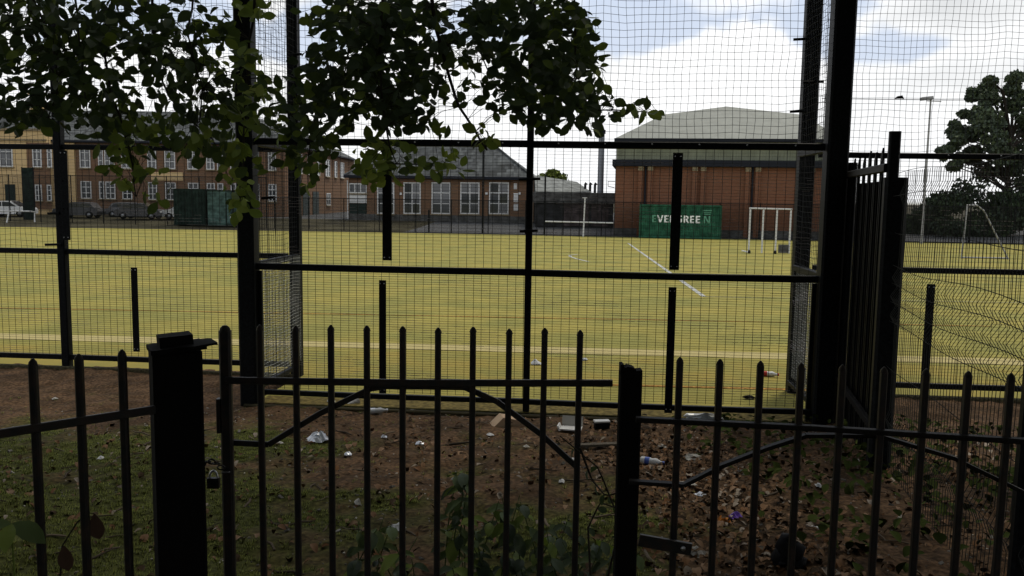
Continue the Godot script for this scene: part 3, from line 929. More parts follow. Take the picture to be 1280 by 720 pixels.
func far_things():
	# the shipping container
	var o := thing("shipping_container", "green shipping container with white lettering against the sports hall wall", "container", "", Vector3(12.85, -1.46, -66.0))
	o.rotation.y = atan(-0.149)
	var b := MB.new(); b.box(Vector3(0, 1.3, 0), Vector3(6.06, 2.4, 2.3))
	var x := -2.8
	while x < 2.81:
		b.bar(Vector3(x, 0.25, 1.16), Vector3(x, 2.4, 1.16), 0.14, 0.05, Vector3(0, 0, 1), 0.3)
		x += 0.28
	obj("body", b, M.container_green, o)
	var fr := MB.new()
	for sx in [-3.0, 3.0]:
		for sz in [-1.17, 1.17]: fr.bar(Vector3(sx, 0, sz), Vector3(sx, 2.6, sz), 0.14, 0.14)
	for sy in [0.12, 2.53]:
		for sz in [-1.17, 1.17]: fr.bar(Vector3(-3.0, sy, sz), Vector3(3.0, sy, sz), 0.13, 0.13)
	obj("frame", fr, M.container_green, o)
	for e in [["E", -2.17, M.letter_faded], ["VERGREE", -1.72, M.letter], ["N", 1.68, M.letter_faded]]:
		var t := TextMesh.new()
		var sf := SystemFont.new(); sf.font_names = PackedStringArray(["Droid Sans"]); sf.font_weight = 800
		t.font = sf; t.text = e[0]; t.font_size = 64; t.pixel_size = 0.0118; t.depth = 0.02
		t.horizontal_alignment = HORIZONTAL_ALIGNMENT_LEFT
		var l := MeshInstance3D.new()
		l.mesh = t; l.material_override = e[2]
		l.position = Vector3(e[1], 1.5, 1.205)
		put(l, "lettering", o)
	var nm := MB.new()
	for k in 3: nm.box(Vector3(2.0, 2.2 - k * 0.14, 1.2), Vector3(0.7 - 0.12 * k, 0.06, 0.01))
	obj("number_plate", nm, M.letter_faded, o)
	# dark green store and teal cabin at the left
	var g := thing("storage_container", "dark green storage container behind the mesh fence on the left", "container", "", Vector3(-27.4, -1.25, -73.6))
	var gb := MB.new(); gb.box(Vector3(0, 1.5, 0), Vector3(2.7, 3.0, 2.4))
	x = -1.25
	while x < 1.3:
		gb.bar(Vector3(x, 0.1, 1.21), Vector3(x, 2.9, 1.21), 0.1, 0.05, Vector3(0, 0, 1), 0.3); x += 0.25
	obj("body", gb, M.green_dark, g)
	var gr := MB.new(); gr.box(Vector3(0, 3.03, 0), Vector3(2.8, 0.08, 2.5))
	obj("roof", gr, M.green_dark, g)
	var tc := thing("cabin", "pale teal site cabin beside the dark green storage container", "cabin", "", Vector3(-24.2, -1.25, -73.4))
	var tb := MB.new(); tb.box(Vector3(0, 1.45, 0), Vector3(3.2, 2.9, 2.4))
	obj("wall", tb, M.teal_panel, tc)
	for e in [[-0.8, 1.45], [0.75, 1.45]]:
		var p := MB.new(); p.box(Vector3(e[0], 1.5, 1.22), Vector3(e[1], 2.6, 0.05)); obj("panel", p, M.teal_panel, tc)
	var tr := MB.new(); tr.box(Vector3(0, 2.95, 0), Vector3(3.3, 0.1, 2.5)); tr.box(Vector3(-0.02, 1.4, 1.23), Vector3(0.1, 2.8, 0.07)); obj("trim", tr, M.green_dark, tc)
	var sg := MB.new(); sg.box(Vector3(0.55, 0.62, 1.26), Vector3(0.5, 0.35, 0.03)); obj("sign", sg, M.white_paint, tc)
	# tall green panel at the far left
	var tp := thing("windbreak_panel", "narrow tall green screen panel beside the white goal on the left", "screen", "", Vector3(-43.6, -1.5, -77.0))
	var pb := MB.new(); pb.box(Vector3(0, 2.5, 0), Vector3(0.95, 5.0, 0.08)); obj("panel", pb, M.green_dark, tp)
	for sx in [-0.5, 0.5]:
		var pp := MB.new(); pp.bar(Vector3(sx, 0, 0), Vector3(sx, 5.05, 0), 0.09, 0.09); obj("post", pp, M.steel, tp)
	# cars
	var silver := mat(lin(0.45, 0.46, 0.48), 0.25, 0.5); silver.clearcoat_enabled = true
	var dark := mat(lin(0.02, 0.022, 0.03), 0.25, 0.2); dark.clearcoat_enabled = true
	var grey := mat(lin(0.12, 0.125, 0.13), 0.3, 0.4); grey.clearcoat_enabled = true
	var white := mat(lin(0.75, 0.75, 0.74), 0.3); white.clearcoat_enabled = true
	car("white car parked behind the low goal at the far left", -47.3, -80.5, white, 1)
	car("dark car parked second from the left behind the mesh fence", -40.6, -80.0, dark, -1)
	car("grey car parked just right of the left fence post", -37.0, -82.5, grey, 1)
	car("black car parked before the tan brick pilaster", -34.4, -79.0, dark, 1)
	car("silver car parked beside the dark green storage container", -30.4, -79.5, silver, -1)
	# low goal, far left
	var lg := thing("low_goal", "low white goal frame at the far left edge of the pitch", "goal", "", Vector3(-42.6, pitch_y(-73.5), -73.5))
	for e in [[Vector3(-2.6, 1.25, 0), Vector3(1.0, 1.25, 0), "crossbar"], [Vector3(-0.75, 1.25, 0), Vector3(-0.95, 0, 0.2), "post"], [Vector3(-2.6, 1.25, 0), Vector3(-2.7, 0, 0.1), "post"], [Vector3(1.0, 1.25, 0), Vector3(0.95, 1.2, -0.9), "stay"], [Vector3(0.95, 1.2, -0.9), Vector3(0.9, 0, -0.9), "stay"]]:
		var m := MB.new(); m.tube([e[0], e[1]], [0.06, 0.06], 8); obj(e[2], m, M.white_paint, lg)
	# barrier and post beyond the bay
	var z := -66.5
	var bp := thing("barrier", "long low white barrier rail before the grey outbuilding", "barrier", "", Vector3(5.15, pitch_y(z), z))
	var rl := MB.new(); rl.bar(Vector3(-2.65, 1.14, 0), Vector3(2.65, 1.1, 0), 0.08, 0.1); obj("rail", rl, M.white_paint, bp)
	for sx in [-2.5, 0.0, 2.5]:
		var lg2 := MB.new(); lg2.bar(Vector3(sx, 0, -0.04), Vector3(sx, 1.06, -0.04), 0.04, 0.04); obj("leg", lg2, M.steel, bp)
	var np := thing("netball_post", "thin white post with short top arm beside the low barrier", "netball post", "", Vector3(5.45, pitch_y(z), z + 0.5))
	var pm := MB.new(); pm.tube([Vector3(0, 0, 0), Vector3(0.07, 3.0, 0)], [0.06, 0.05], 8); obj("pole", pm, M.white_paint, np)
	var rm := MB.new()
	rm.bar(Vector3(-0.14, 3.0, 0), Vector3(0.24, 3.02, 0), 0.05, 0.05); obj("arm", rm, M.white_paint, np)
	# hockey goal on the pitch
	z = -42.0
	var l := at_z(935.5, 319, z); var r := at_z(986, 319, z)
	var w := r.x - l.x
	var hg := thing("hockey_goal", "white hockey goal with four uprights before the sports hall", "goal", "", Vector3(l.x, pitch_y(z), z))
	var ph: float = 2.22
	for t in [0.0, 0.325, 0.66, 1.0]:
		var m := MB.new(); m.bar(Vector3(w * t, 0.03, 0), Vector3(w * t, ph, 0), 0.075, 0.075); obj("upright", m, M.white_paint, hg)
	var tb2 := MB.new(); tb2.bar(Vector3(-0.05, ph, 0), Vector3(w + 0.05, ph - 0.02, 0), 0.075, 0.075); obj("crossbar", tb2, M.white_paint, hg)
	for t in [0.0, 1.0]:
		var m := MB.new(); m.bar(Vector3(w * t, 0.06, 0), Vector3(w * t, 0.06, -1.2), 0.06, 0.06); obj("base_bar", m, M.white_paint, hg)
	var bb := MB.new(); bb.box(Vector3(w * 0.85, 0.26, 0.05), Vector3(0.5, 0.42, 0.04)); obj("backboard", bb, M.grey_panel, hg)
	for t in [0.0, 0.64]:
		var m := MB.new(); m.tube([Vector3(w * t - 0.04, 0.07, 0.12), Vector3(w * t + 0.04, 0.07, 0.12)], [0.1, 0.1], 10); obj("wheel", m, M.tyre, hg)
	# goal seen side-on, right
	z = -40.0
	var q := at_z(1202, 320, z)
	var sgl := thing("side_goal", "white goal seen from its side with slanting back stay at the right", "goal", "", Vector3(q.x, pitch_y(z), z))
	for e in [[Vector3(0, 0, 0), Vector3(0.1, 2.5, 0), "post"], [Vector3(0.1, 2.5, 0), Vector3(0.55, 2.5, 0), "top_bar"], [Vector3(0.55, 2.5, 0), Vector3(0.9, 2.25, 0), "stay"], [Vector3(0.9, 2.25, 0), Vector3(2.2, 0, 0), "stay"], [Vector3(0, 0.05, 0), Vector3(2.2, 0.05, 0), "base_bar"], [Vector3(0.1, 2.5, 0), Vector3(2.0, 2.5, -3.6), "crossbar"], [Vector3(1.9, 0, -3.6), Vector3(2.0, 2.5, -3.6), "post"]]:
		var m := MB.new(); m.tube([e[0], e[1]], [0.036, 0.036], 8); obj(e[2], m, M.pole_grey, sgl)
	# floodlight
	var fl := thing("floodlight", "tall slim floodlight mast against the sky before the right-hand tree", "floodlight")
	var base := at_z(1157, 285, -62.0); var topp := at_z(1163.5, 124, -62.0)
	base.x = topp.x
	var fm := MB.new(); fm.tube([Vector3(base.x, -1.5, -62), Vector3(base.x, topp.y, -62)], [0.1, 0.06], 10); obj("mast", fm, M.pole_grey, fl)
	var fh := MB.new(); fh.box(topp + Vector3(-0.3, 0.05, 0), Vector3(0.75, 0.22, 0.5), Basis(Vector3(0, 0, 1), 0.12)); obj("lamp_head", fh, M.pole_grey, fl)
	var fa := MB.new(); fa.bar(topp + Vector3(-0.3, -0.12, 0), topp + Vector3(0.75, -0.15, 0), 0.06, 0.06); obj("bracket", fa, M.pole_grey, fl)

# ---------------------------------------------------------------- trees at the right and bush
func far_tree(called: String, label: String, category: String, where: Vector3, h: float, rx: float, clumps: Array, n: int, col: Array, leaf: float, group := ""):
	var o := thing(called, label, category, group, where)
	if h > 0.0:
		var t := MB.new()
		t.tube([Vector3(0, -0.3, 0), Vector3(0.1, h * 0.25, 0), Vector3(-0.1, h * 0.5, 0.1), Vector3(0, h * 0.85, 0)], [rx * 0.075, rx * 0.055, rx * 0.04, rx * 0.012], 8)
		obj("trunk", t, M.bark, o)
		var lm := MB.new()
		for cl in clumps:
			var c: Vector3 = cl[0]
			lm.tube([Vector3(0, clampf(c.y - 2.0, h * 0.2, h * 0.7), 0), c * Vector3(0.5, 1, 0.5) - Vector3(0, 0.7, 0), c], [0.12, 0.07, 0.02], 5)
		obj("limbs", lm, M.bark, o)
	var lf := MB.new()
	for k in 5:
		var d := rnd_dir() * 0.5
		var b := turn_to(rnd_dir(), rnd_dir())
		var ps := [Vector3(0, 0.5, 0), Vector3(0.32, 0, 0.05), Vector3(0, -0.5, -0.05), Vector3(-0.32, 0, 0.05)]
		lf.quad(b * ps[0] + d, b * ps[1] + d, b * ps[2] + d, b * ps[3] + d)
	var pl := []; var cs := []
	for i in n:
		var cl = clumps[rng.randi() % clumps.size()]
		var d := rnd_dir() * pow(rng.randf(), 0.45) * float(cl[1])
		var p: Vector3 = cl[0] + d * Vector3(1, 0.8, 1)
		var s := leaf * rng.randf_range(0.7, 1.3)
		pl.append(Transform3D(Basis.from_euler(Vector3(rng.randf() * TAU, rng.randf() * TAU, 0)).scaled(Vector3.ONE * s), p))
		var k := rng.randf_range(0.7, 1.35)
		cs.append(Color(col[0] * k, col[1] * k, col[2] * k * rng.randf_range(0.7, 1.2)))
	many("crown", lf.mesh(), M.leaf_far, pl, cs, o)

func right_trees():
	var z := -72.0
	var base := at_z(1255, 290, z)
	base.y = -1.4
	var cl := []
	for e in [[1250, 110, 1.6], [1275, 130, 2.2], [1225, 135, 1.7], [1205, 165, 1.5], [1240, 165, 2.3], [1285, 175, 2.6], [1215, 190, 1.5], [1250, 200, 2.3], [1310, 140, 2.4], [1330, 190, 2.6], [1300, 215, 2.3], [1195, 178, 0.9], [1262, 102, 1.0], [1190, 160, 0.6], [1210, 140, 0.7], [1235, 105, 0.7], [1182, 190, 0.7], [1200, 205, 0.8], [1215, 118, 0.6]]:
		var p := at_z(e[0], e[1], z + rng.randf_range(-2, 2))
		for k in 3: cl.append([p - base + rnd_dir() * float(e[2]) * 0.6, e[2] * rng.randf_range(0.4, 0.62)])
	far_tree("broadleaf_tree", "tall dark green broadleaf tree rising at the right behind the pitch", "tree", base, 12.0, 4.5, cl, 7500, [0.06, 0.078, 0.05], 0.31)
	var k := 0
	for e in [[1190, 245, 1.7, "dark shrub left of the goal frame at the right"], [1225, 235, 2.6, "tall dark shrub under the right-hand tree"], [1270, 238, 2.7, "dark shrub at the right edge below the tree crown"], [1150, 268, 1.5, "small dark shrub below the floodlight mast"], [1172, 262, 1.6, "middling dark shrub right of the floodlight mast"], [1135, 276, 1.0, "lowest dark shrub beside the thick fence post"]]:
		var b := at_z(e[0], 285, -69.5 - k * 0.8); b.y = -1.4
		var c := at_z(e[0], e[1], b.z)
		var cs := []
		for i in 6:
			cs.append([Vector3(rng.randf_range(-1, 1) * e[2] * 0.7, lerpf(0.6, c.y - b.y, rng.randf()), rng.randf_range(-0.6, 0.6)), e[2] * 0.6])
		far_tree("shrub", e[3], "shrub", b, 0.0, 1.0, cs, 900, [0.035, 0.05, 0.03], 0.36, "shrubs below the right-hand tree")
		k += 1
	var bb := at_z(690, 235, -90.0)
	var bc := at_z(690, 221, -90.0)
	far_tree("bush", "yellow green bush showing above the pale outbuilding roof", "bush", Vector3(bb.x, 1.0, -90), 0.0, 1.0, [[Vector3(0, bc.y - 1.0, 0), 0.9], [Vector3(-0.9, bc.y - 1.3, 0), 0.7], [Vector3(0.9, bc.y - 1.3, 0), 0.7], [Vector3(0, bc.y - 2.0, 0), 1.2]], 500, [0.14, 0.17, 0.04], 0.35)

# ---------------------------------------------------------------- the mesh fence
const Y_TOP := 2.04
const Y_MID := 0.845
const Y_LOW := -0.395
const Y_HEAD := 3.95

# welded mesh between two points of the fence's axes: close horizontals, wide verticals
func welded(o: Node3D, a: Vector2, b: Vector2, y0: float, y1: float, sx := 0.081, sy := 0.0235, rx := 0.0027, ry := 0.0018):
	var w := MB.new()
	var ln := (b - a).length()
	var n := int(ln / sx)
	var off := rng.randf() * sx
	for i in n + 1:
		var t := (off + i * sx) / ln
		if t > 1.0: break
		var q := a.lerp(b, t)
		var lean := rng.randf_range(-0.004, 0.004)
		var q2 := a.lerp(b, t + lean / ln)
		w.wire([fp(q.x, y0, q.y), fp(q2.x, y1, q2.y)], rx)
	var y := y0 + 0.01
	var segs := maxi(2, int(ln / 0.35))
	var ph := rng.randf() * 10.0
	var glints := MB.new()
	while y < y1:
		var pts := []
		for i in segs + 1:
			var t := float(i) / segs
			var q := a.lerp(b, t)
			pts.append(fp(q.x, y + 0.0022 * sin(t * ln * 2.1 + ph + y * 9.0) + rng.randf_range(-0.0015, 0.0015), q.y + 0.004))
		w.wire(pts, ry)
		# pale dashes painted in for the glint and shimmer of the mesh
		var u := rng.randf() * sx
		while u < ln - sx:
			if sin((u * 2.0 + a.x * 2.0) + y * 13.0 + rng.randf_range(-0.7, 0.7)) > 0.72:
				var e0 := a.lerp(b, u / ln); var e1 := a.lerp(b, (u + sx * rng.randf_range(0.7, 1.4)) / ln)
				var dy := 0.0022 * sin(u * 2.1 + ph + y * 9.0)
				glints.wire([fp(e0.x, y + dy, e0.y - ry), fp(e1.x, y + dy, e1.y - ry)], ry * 1.25)
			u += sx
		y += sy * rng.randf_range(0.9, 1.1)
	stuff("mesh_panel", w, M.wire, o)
	if glints.v.size() > 0: stuff("painted_glint", glints, M.wire_glint, o)

# knotted square netting that hangs a little slack
func netting(o: Node3D, a: Vector2, b: Vector2, y0: float, y1: float, s := 0.066, r := 0.0021, called := "netting", m: Material = M.netting):
	var w := MB.new()
	var ln := (b - a).length()
	var f := FastNoiseLite.new(); f.seed = 5 + int(a.x * 10); f.frequency = 0.9
	var wob := func(t: float, y: float, k: int) -> float: return f.get_noise_3d(t * 2.0, y * 2.0, k * 20.0) * 0.03
	var x := 0.03
	while x < ln:
		var pts := []
		var y := y0
		while y < y1 + 0.15:
			var yy := minf(y, y1)
			var q := a.lerp(b, clampf((x + wob.call(x, yy, 0)) / ln, 0, 1))
			pts.append(fp(q.x, yy, q.y + wob.call(x, yy, 2)))
			y += 0.2
		w.wire(pts, r)
		x += s * rng.randf_range(0.96, 1.04)
	var y2 := y0 + 0.03
	while y2 < y1:
		var pts := []
		var n := maxi(2, int(ln / 0.2))
		for i in n + 1:
			var t := float(i) / n
			var q := a.lerp(b, t)
			pts.append(fp(q.x, y2 + wob.call(t * ln, y2, 1) - 0.012 * sin(t * PI), q.y + wob.call(t * ln, y2, 2)))
		w.wire(pts, r)
		y2 += s * rng.randf_range(0.93, 1.07)
	stuff(called, w, m, o)

func post(o: Node3D, u: float, v: float, w: float, y1 := Y_HEAD, y0 := -0.75, called := "post", m: Material = M.steel) -> MeshInstance3D:
	var p := MB.new()
	p.bar(fp(u, y0, v), fp(u, y1, v), w, w, FV, 0.1)
	return obj(called, p, m, o)

func rail(o: Node3D, a: Vector2, b: Vector2, y: float, h := 0.062, d := 0.05, sag := 0.0) -> MeshInstance3D:
	var p := MB.new()
	var n := 6
	for i in n:
		var s := a.lerp(b, float(i) / n); var e := a.lerp(b, float(i + 1) / n)
		p.bar(fp(s.x, y - sag * sin(PI * i / n), s.y), fp(e.x, y - sag * sin(PI * (i + 1) / n), e.y), d, h, Vector3.UP, 0.12)
	return obj("rail", p, M.steel, o)

func cover_strip(o: Node3D, u: float, v: float, y0: float, y1: float, w := 0.082):
	var p := MB.new()
	p.bar(fp(u, y0, v), fp(u, y1, v), w, 0.012, FV, 0.1)
	var s := obj("cover_strip", p, M.steel, o)
	for t in [0.03, 0.35, 0.66, 0.97]:
		for sg in [-0.28, 0.28]:
			var b := MB.new()
			var c := fp(u + w * sg, lerpf(y0, y1, t), v - 0.006)
			b.tube([c, c - FV * 0.008], [0.007, 0.006], 6)
			obj("bolt", b, M.bolt if t < 0.1 or t > 0.9 else M.steel, s)

func rail_bolts(r: Node3D, a: float, b: float, y: float, v: float, n: int):
	for i in n:
		var u := lerpf(a, b, (i + 0.5) / n)
		var m := MB.new()
		var c := fp(u, y + 0.005, v - 0.028)
		m.tube([c, c - FV * 0.007], [0.008, 0.007], 6)
		obj("bolt", m, M.bolt, r)

func recess_fence():
	var o := thing("goal_recess_fence", "black mesh fence bay standing forward in the middle with two tall corner posts", "mesh fence")
	var l := -2.72; var r := 2.755; var d := 1.36
	post(o, l, 0, 0.165); post(o, r, 0, 0.19)
	# angle running down the inner side of each corner post
	post(o, l + 0.105, 0.02, 0.04, 0.8); post(o, r - 0.12, 0.03, 0.04, 0.8)
	post(o, l - 0.01, d, 0.12); post(o, r + 0.07, d, 0.16)
	post(o, 0.0, 0.02, 0.062)
	for y in [Y_TOP, Y_MID, Y_LOW]:
		var h: float = 0.064 if y > 0 else 0.05
		var a := rail(o, Vector2(l + 0.06, 0), Vector2(-0.03, 0), y, h, 0.05, 0.004 if y < 1 else 0.0)
		var b := rail(o, Vector2(0.03, 0), Vector2(r - 0.1, 0), y - 0.004, h, 0.05, 0.006 if y < 1 else 0.0)
		if y > 1.0:
			rail_bolts(a, l + 0.2, -0.05, y, 0, 6); rail_bolts(b, 0.05, r - 0.15, y, 0, 6)
		rail(o, Vector2(l, 0.1), Vector2(l + 0.02, d - 0.06), y, h)
		rail(o, Vector2(r, 0.1), Vector2(r, d - 0.06), y, h)
	for e in [[0, 0, 1], [1, 0, 1]]:
		pass
	var F := [[Vector2(l + 0.09, 0.02), Vector2(-0.03, 0.02)], [Vector2(0.03, 0.02), Vector2(r - 0.1, 0.02)], [Vector2(l, 0.09), Vector2(l + 0.03, d - 0.06)], [Vector2(r, 0.1), Vector2(r - 0.02, d - 0.08)]]
	for k in 4:
		var s = F[k]
		welded(o, s[0], s[1], Y_LOW + 0.03, Y_MID - 0.03)
		if k < 2: welded(o, s[0], s[1], Y_MID + 0.03, Y_TOP - 0.03, 0.081, 0.03, 0.0027, 0.0012)
		else: netting(o, s[0], s[1], Y_MID + 0.03, Y_TOP - 0.03, 0.055)
		netting(o, s[0], s[1], Y_TOP + 0.03, Y_HEAD)
	# the loose netting rolled onto the lower returns
	for k in [2, 3]:
		var s = F[k]
		netting(o, s[0] + Vector2(0.03, 0), s[1] + Vector2(0.03, 0), Y_LOW + 0.06, Y_MID + 0.02, 0.036, 0.003, "wire_netting", M.galv)
	# head rail out of view
	rail(o, Vector2(l, 0), Vector2(r, 0), Y_HEAD)
	# joint covers
	var up := [[-1.345, 0.93, 1.86], [1.352, 0.90, 1.97]]
	for e in up: cover_strip(o, e[0], -0.03, e[1], e[2], 0.09)
	for e in [[-1.39, -0.36, 0.74, 0.068], [1.345, -0.45, 0.74, 0.072]]: cover_strip(o, e[0], -0.03, e[1], e[2], e[3])
	# clips on the slim post and on the corner posts
	for e in [[0.0, 1.71, 0.2, -0.02], [0.0, 1.23, 0.17, -0.02], [-2.52, 1.5, 0.12, 0.0], [l + 0.04, 3.05, 0.16, d - 0.1], [r - 0.05, 3.2, 0.2, d - 0.14], [r - 0.02, 2.72, 0.2, d - 0.5], [r - 0.05, 2.47, 0.2, d - 0.14]]:
		var c := MB.new()
		c.bar(fp(e[0] - e[2] / 2, e[1], e[3]), fp(e[0] + e[2] / 2, e[1] + 0.01, e[3]), 0.02, 0.026)
		obj("clip", c, M.steel, o)

func side_runs():
	var d := 1.36
	var o := thing("side_fence", "black mesh fence run set back at the left of the bay with slim posts", "mesh fence")
	var us := [-2.8, -5.5, -8.2, -11.0, -14.0]
	for i in range(1, us.size()):
		post(o, us[i], d, 0.095 if i == 1 else 0.08)
	for i in us.size() - 1:
		var a := Vector2(us[i] - 0.02, d); var b := Vector2(us[i + 1] + 0.04, d)
		for y in [Y_TOP, Y_MID, Y_LOW]: rail(o, a, b, y, 0.06, 0.045, 0.003)
		welded(o, b, a, Y_LOW + 0.03, Y_MID - 0.03, 0.081, 0.026)
		if i == 0: welded(o, b, a, Y_MID + 0.03, Y_TOP - 0.03, 0.081, 0.036, 0.0027, 0.0012)
		else: netting(o, b, a, Y_MID + 0.03, Y_TOP - 0.03)
		netting(o, b, a, Y_TOP + 0.03, Y_HEAD)
	cover_strip(o, -4.63, d - 0.03, -0.3, 0.68, 0.075)
	cover_strip(o, -5.41, d - 0.06, 0.98, 2.0, 0.09)
	for e in [[-5.58, 0.92, 0.2], [-5.56, 1.28, 0.14]]:
		var c := MB.new(); c.bar(fp(e[0] - e[2] / 2, e[1], d - 0.05), fp(e[0] + e[2] / 2, e[1] + 0.008, d - 0.05), 0.02, 0.028)
		obj("clip", c, M.steel, o)
	var p := thing("side_fence", "black mesh fence run set back at the right behind the sagging wire panels", "mesh fence")
	var ur := [2.95, 5.6, 8.4, 11.4]
	for i in range(1, ur.size()): post(p, ur[i], d, 0.09)
	for i in ur.size() - 1:
		var a := Vector2(ur[i], d); var b := Vector2(ur[i + 1] - 0.04, d)
		for y in [Y_TOP, Y_MID, Y_LOW]:
			var r := rail(p, a, b, y, 0.06, 0.045, 0.004)
			if y > 1.0 and i == 0: rail_bolts(r, a.x, b.x, y, d, 5)
		welded(p, a, b, Y_LOW + 0.03, Y_MID - 0.03, 0.081, 0.036)
		welded(p, a, b, Y_MID + 0.03, Y_TOP - 0.03, 0.081, 0.05)
		netting(p, a, b, Y_TOP + 0.03, Y_HEAD)
	cover_strip(p, 4.17, d - 0.03, -0.36, 0.7, 0.085)
	# cable along the netting and the scrap caught on it
	var cb := MB.new()
	cb.wire([fp(2.95, 2.62, d - 0.02), fp(4.2, 2.61, d - 0.02), fp(5.6, 2.62, d - 0.02), fp(8.4, 2.62, d - 0.02)], 0.004)
	obj("cable", cb, M.wire, p)
	var s := thing("snagged_rag", "small dark scrap snagged on the netting cable at the right", "rag")
	var c := at_z(1128, 126, -8.9)
	var q := c - FO
	c = fp(q.dot(FU), 2.62, d - 0.03)
	var m := MB.new()
	m.tube([c + Vector3(-0.05, 0.0, 0), c + Vector3(-0.02, 0.012, 0), c + Vector3(0.02, 0.016, 0.01), c + Vector3(0.045, 0.0, 0)], [0.004, 0.014, 0.018, 0.004], 7)
	obj("scrap", m, M.tyre, s)

# ---------------------------------------------------------------- boundary fence at the right
func boundary():
	var s0 := Vector3(3.04, 0, -7.72); var s1 := Vector3(1.92, 0, -2.9)
	var dr := (s1 - s0).normalized()
	var out := Vector3(dr.z, 0, -dr.x)
	var o := thing("palisade_fence", "short dark palisade fence of spiked pales running back to the corner post", "palisade fence")
	for i in 7:
		var t := 0.1 + i * 0.255
		var c := s0 + dr * t
		var g := ground_y(c.x, c.z)
		var p := MB.new()
		var b := Basis(dr, Vector3.UP, dr.cross(Vector3.UP)).orthonormalized()
		var top := 1.94 + rng.randf_range(-0.02, 0.02) + (0.03 if i == 6 else 0.0)
		var w := 0.085
		p.plate(PackedVector2Array([Vector2(-w / 2, g + 0.05), Vector2(w / 2, g + 0.05), Vector2(w / 2, top - 0.08), Vector2(w * 0.3, top), Vector2(-w / 2, top - 0.06)]), 0.014, Transform3D(b, c))
		p.plate(PackedVector2Array([Vector2(-0.01, g + 0.05), Vector2(0.01, g + 0.05), Vector2(0.01, top - 0.1), Vector2(-0.01, top - 0.1)]), 0.024, Transform3D(b, c))
		obj("pale", p, M.steel, o)
		if i < 6:
			var bd := MB.new()
			bd.box(c + dr * 0.128 + Vector3(0, (1.72 + g) / 2.0, 0) + out * 0.03, Vector3(0.192, 1.7 - g, 0.012), b)
			obj("board", bd, M.timber, o)
	for y in [1.79, -0.05]:
		var r := MB.new(); r.bar(s0 + dr * 0.02 + Vector3(0, y, 0) - out * 0.04, s0 + dr * 1.78 + Vector3(0, y, 0) - out * 0.04, 0.04, 0.06)
		obj("rail", r, M.iron_worn if y > 1.0 else M.timber, o)
	for t in [0.0, 1.78]:
		var p := MB.new(); var c: Vector3 = s0 + dr * float(t)
		p.bar(c + Vector3(0, -0.6, 0), c + Vector3(0, 1.9 if t == 0.0 else 2.04, 0), 0.075, 0.06, dr)
		obj("post", p, M.steel, o)
	# wire panels with pressed folds, from the palisade towards the camera
	var f := thing("wire_panel_fence", "sagging wire panel fence with pressed folds coming forward on the right", "wire fence")
	var a := s0 + dr * 1.9
	var ln := 4.2
	var pe := MB.new(); pe.bar(a + Vector3(0, -0.7, 0), a + Vector3(0, 1.72, 0), 0.15, 0.11, dr)
	obj("post", pe, M.steel, f)
	var p2 := MB.new(); p2.bar(a + dr * 2.75 + Vector3(0, -0.7, 0), a + dr * 2.75 + Vector3(0, 1.78, 0), 0.06, 0.06, dr)
	obj("post", p2, M.steel, f)
	var folds := [[0.3, 0.06, 0.025], [0.92, 0.055, 0.034], [1.03, 0.055, 0.038], [1.14, 0.055, 0.032], [1.62, 0.06, 0.025]]
	var levels := [0.0]
	for c in folds:
		for q in [c[0] - c[1], c[0], c[0] + c[1]]:
			if levels.back() < q - 0.015: levels.append(q)
	levels.append(1.75)
	var fold := func(h: float) -> float:
		for c in folds:
			if absf(h - c[0]) < c[1]: return (1.0 - absf(h - c[0]) / c[1]) * c[2]
		return 0.0
	var slack := func(t: float, h: float) -> float: return 0.018 * sin(t * 1.9) * sin(clampf(h / 1.8, 0, 1) * PI)
	var w := MB.new()
	var t := 0.3
	while t < ln:
		var pts := []
		for k in levels:
			var c := a + dr * t
			var g := -0.3 + 0.05 * t
			pts.append(c + dr * (0.006 * sin(k * 9.0 + t * 23.0)) + Vector3(0, g + 0.05 + k * (1.7 - g) / 1.75, 0) - out * (fold.call(k) + slack.call(t, k)))
		w.wire(pts, 0.002)
		t += 0.05 * rng.randf_range(0.95, 1.05)
	for k in [0.0, 0.3, 0.6, 0.865, 0.975, 1.085, 1.195, 1.4, 1.62, 1.75]:
		var pts := []
		for i in 22:
			t = ln * i / 21.0
			var c := a + dr * t
			var g := -0.3 + 0.05 * t
			pts.append(c + Vector3(0, g + 0.05 + k * (1.7 - g) / 1.75 + 0.012 * sin(t * 3.0 + k * 7.0), 0) - out * (fold.call(k) + slack.call(t, k) - 0.006))
		w.wire(pts, 0.0023)
	stuff("wire_panel", w, M.wire, f)

# ---------------------------------------------------------------- railings
# one upright: square bar with a blunt point
func upright(o: Node3D, p: Vector3, y0: float, y1: float, w: float, along: Vector3, called := "bar", m: Material = M.iron):
	var b := MB.new()
	b.bar(Vector3(p.x, y0, p.z), Vector3(p.x, y1 - w * 0.9, p.z), w, w, along, 0.2)
	var c := Vector3(p.x, y1 - w * 0.9, p.z)
	b.tube([c, c + Vector3(0, w * 0.45, 0), c + Vector3(0, w * 0.9, 0)], [w * 0.62, w * 0.5, w * 0.15], 8)
	return obj(called, b, m, o)

func flat_run(o: Node3D, called: String, pts: Array, w: float, h: float, m: Material):
	var b := MB.new()
	for i in pts.size() - 1: b.bar(pts[i], pts[i + 1], w, h, Vector3.UP, 0.2)
	return obj(called, b, m, o)

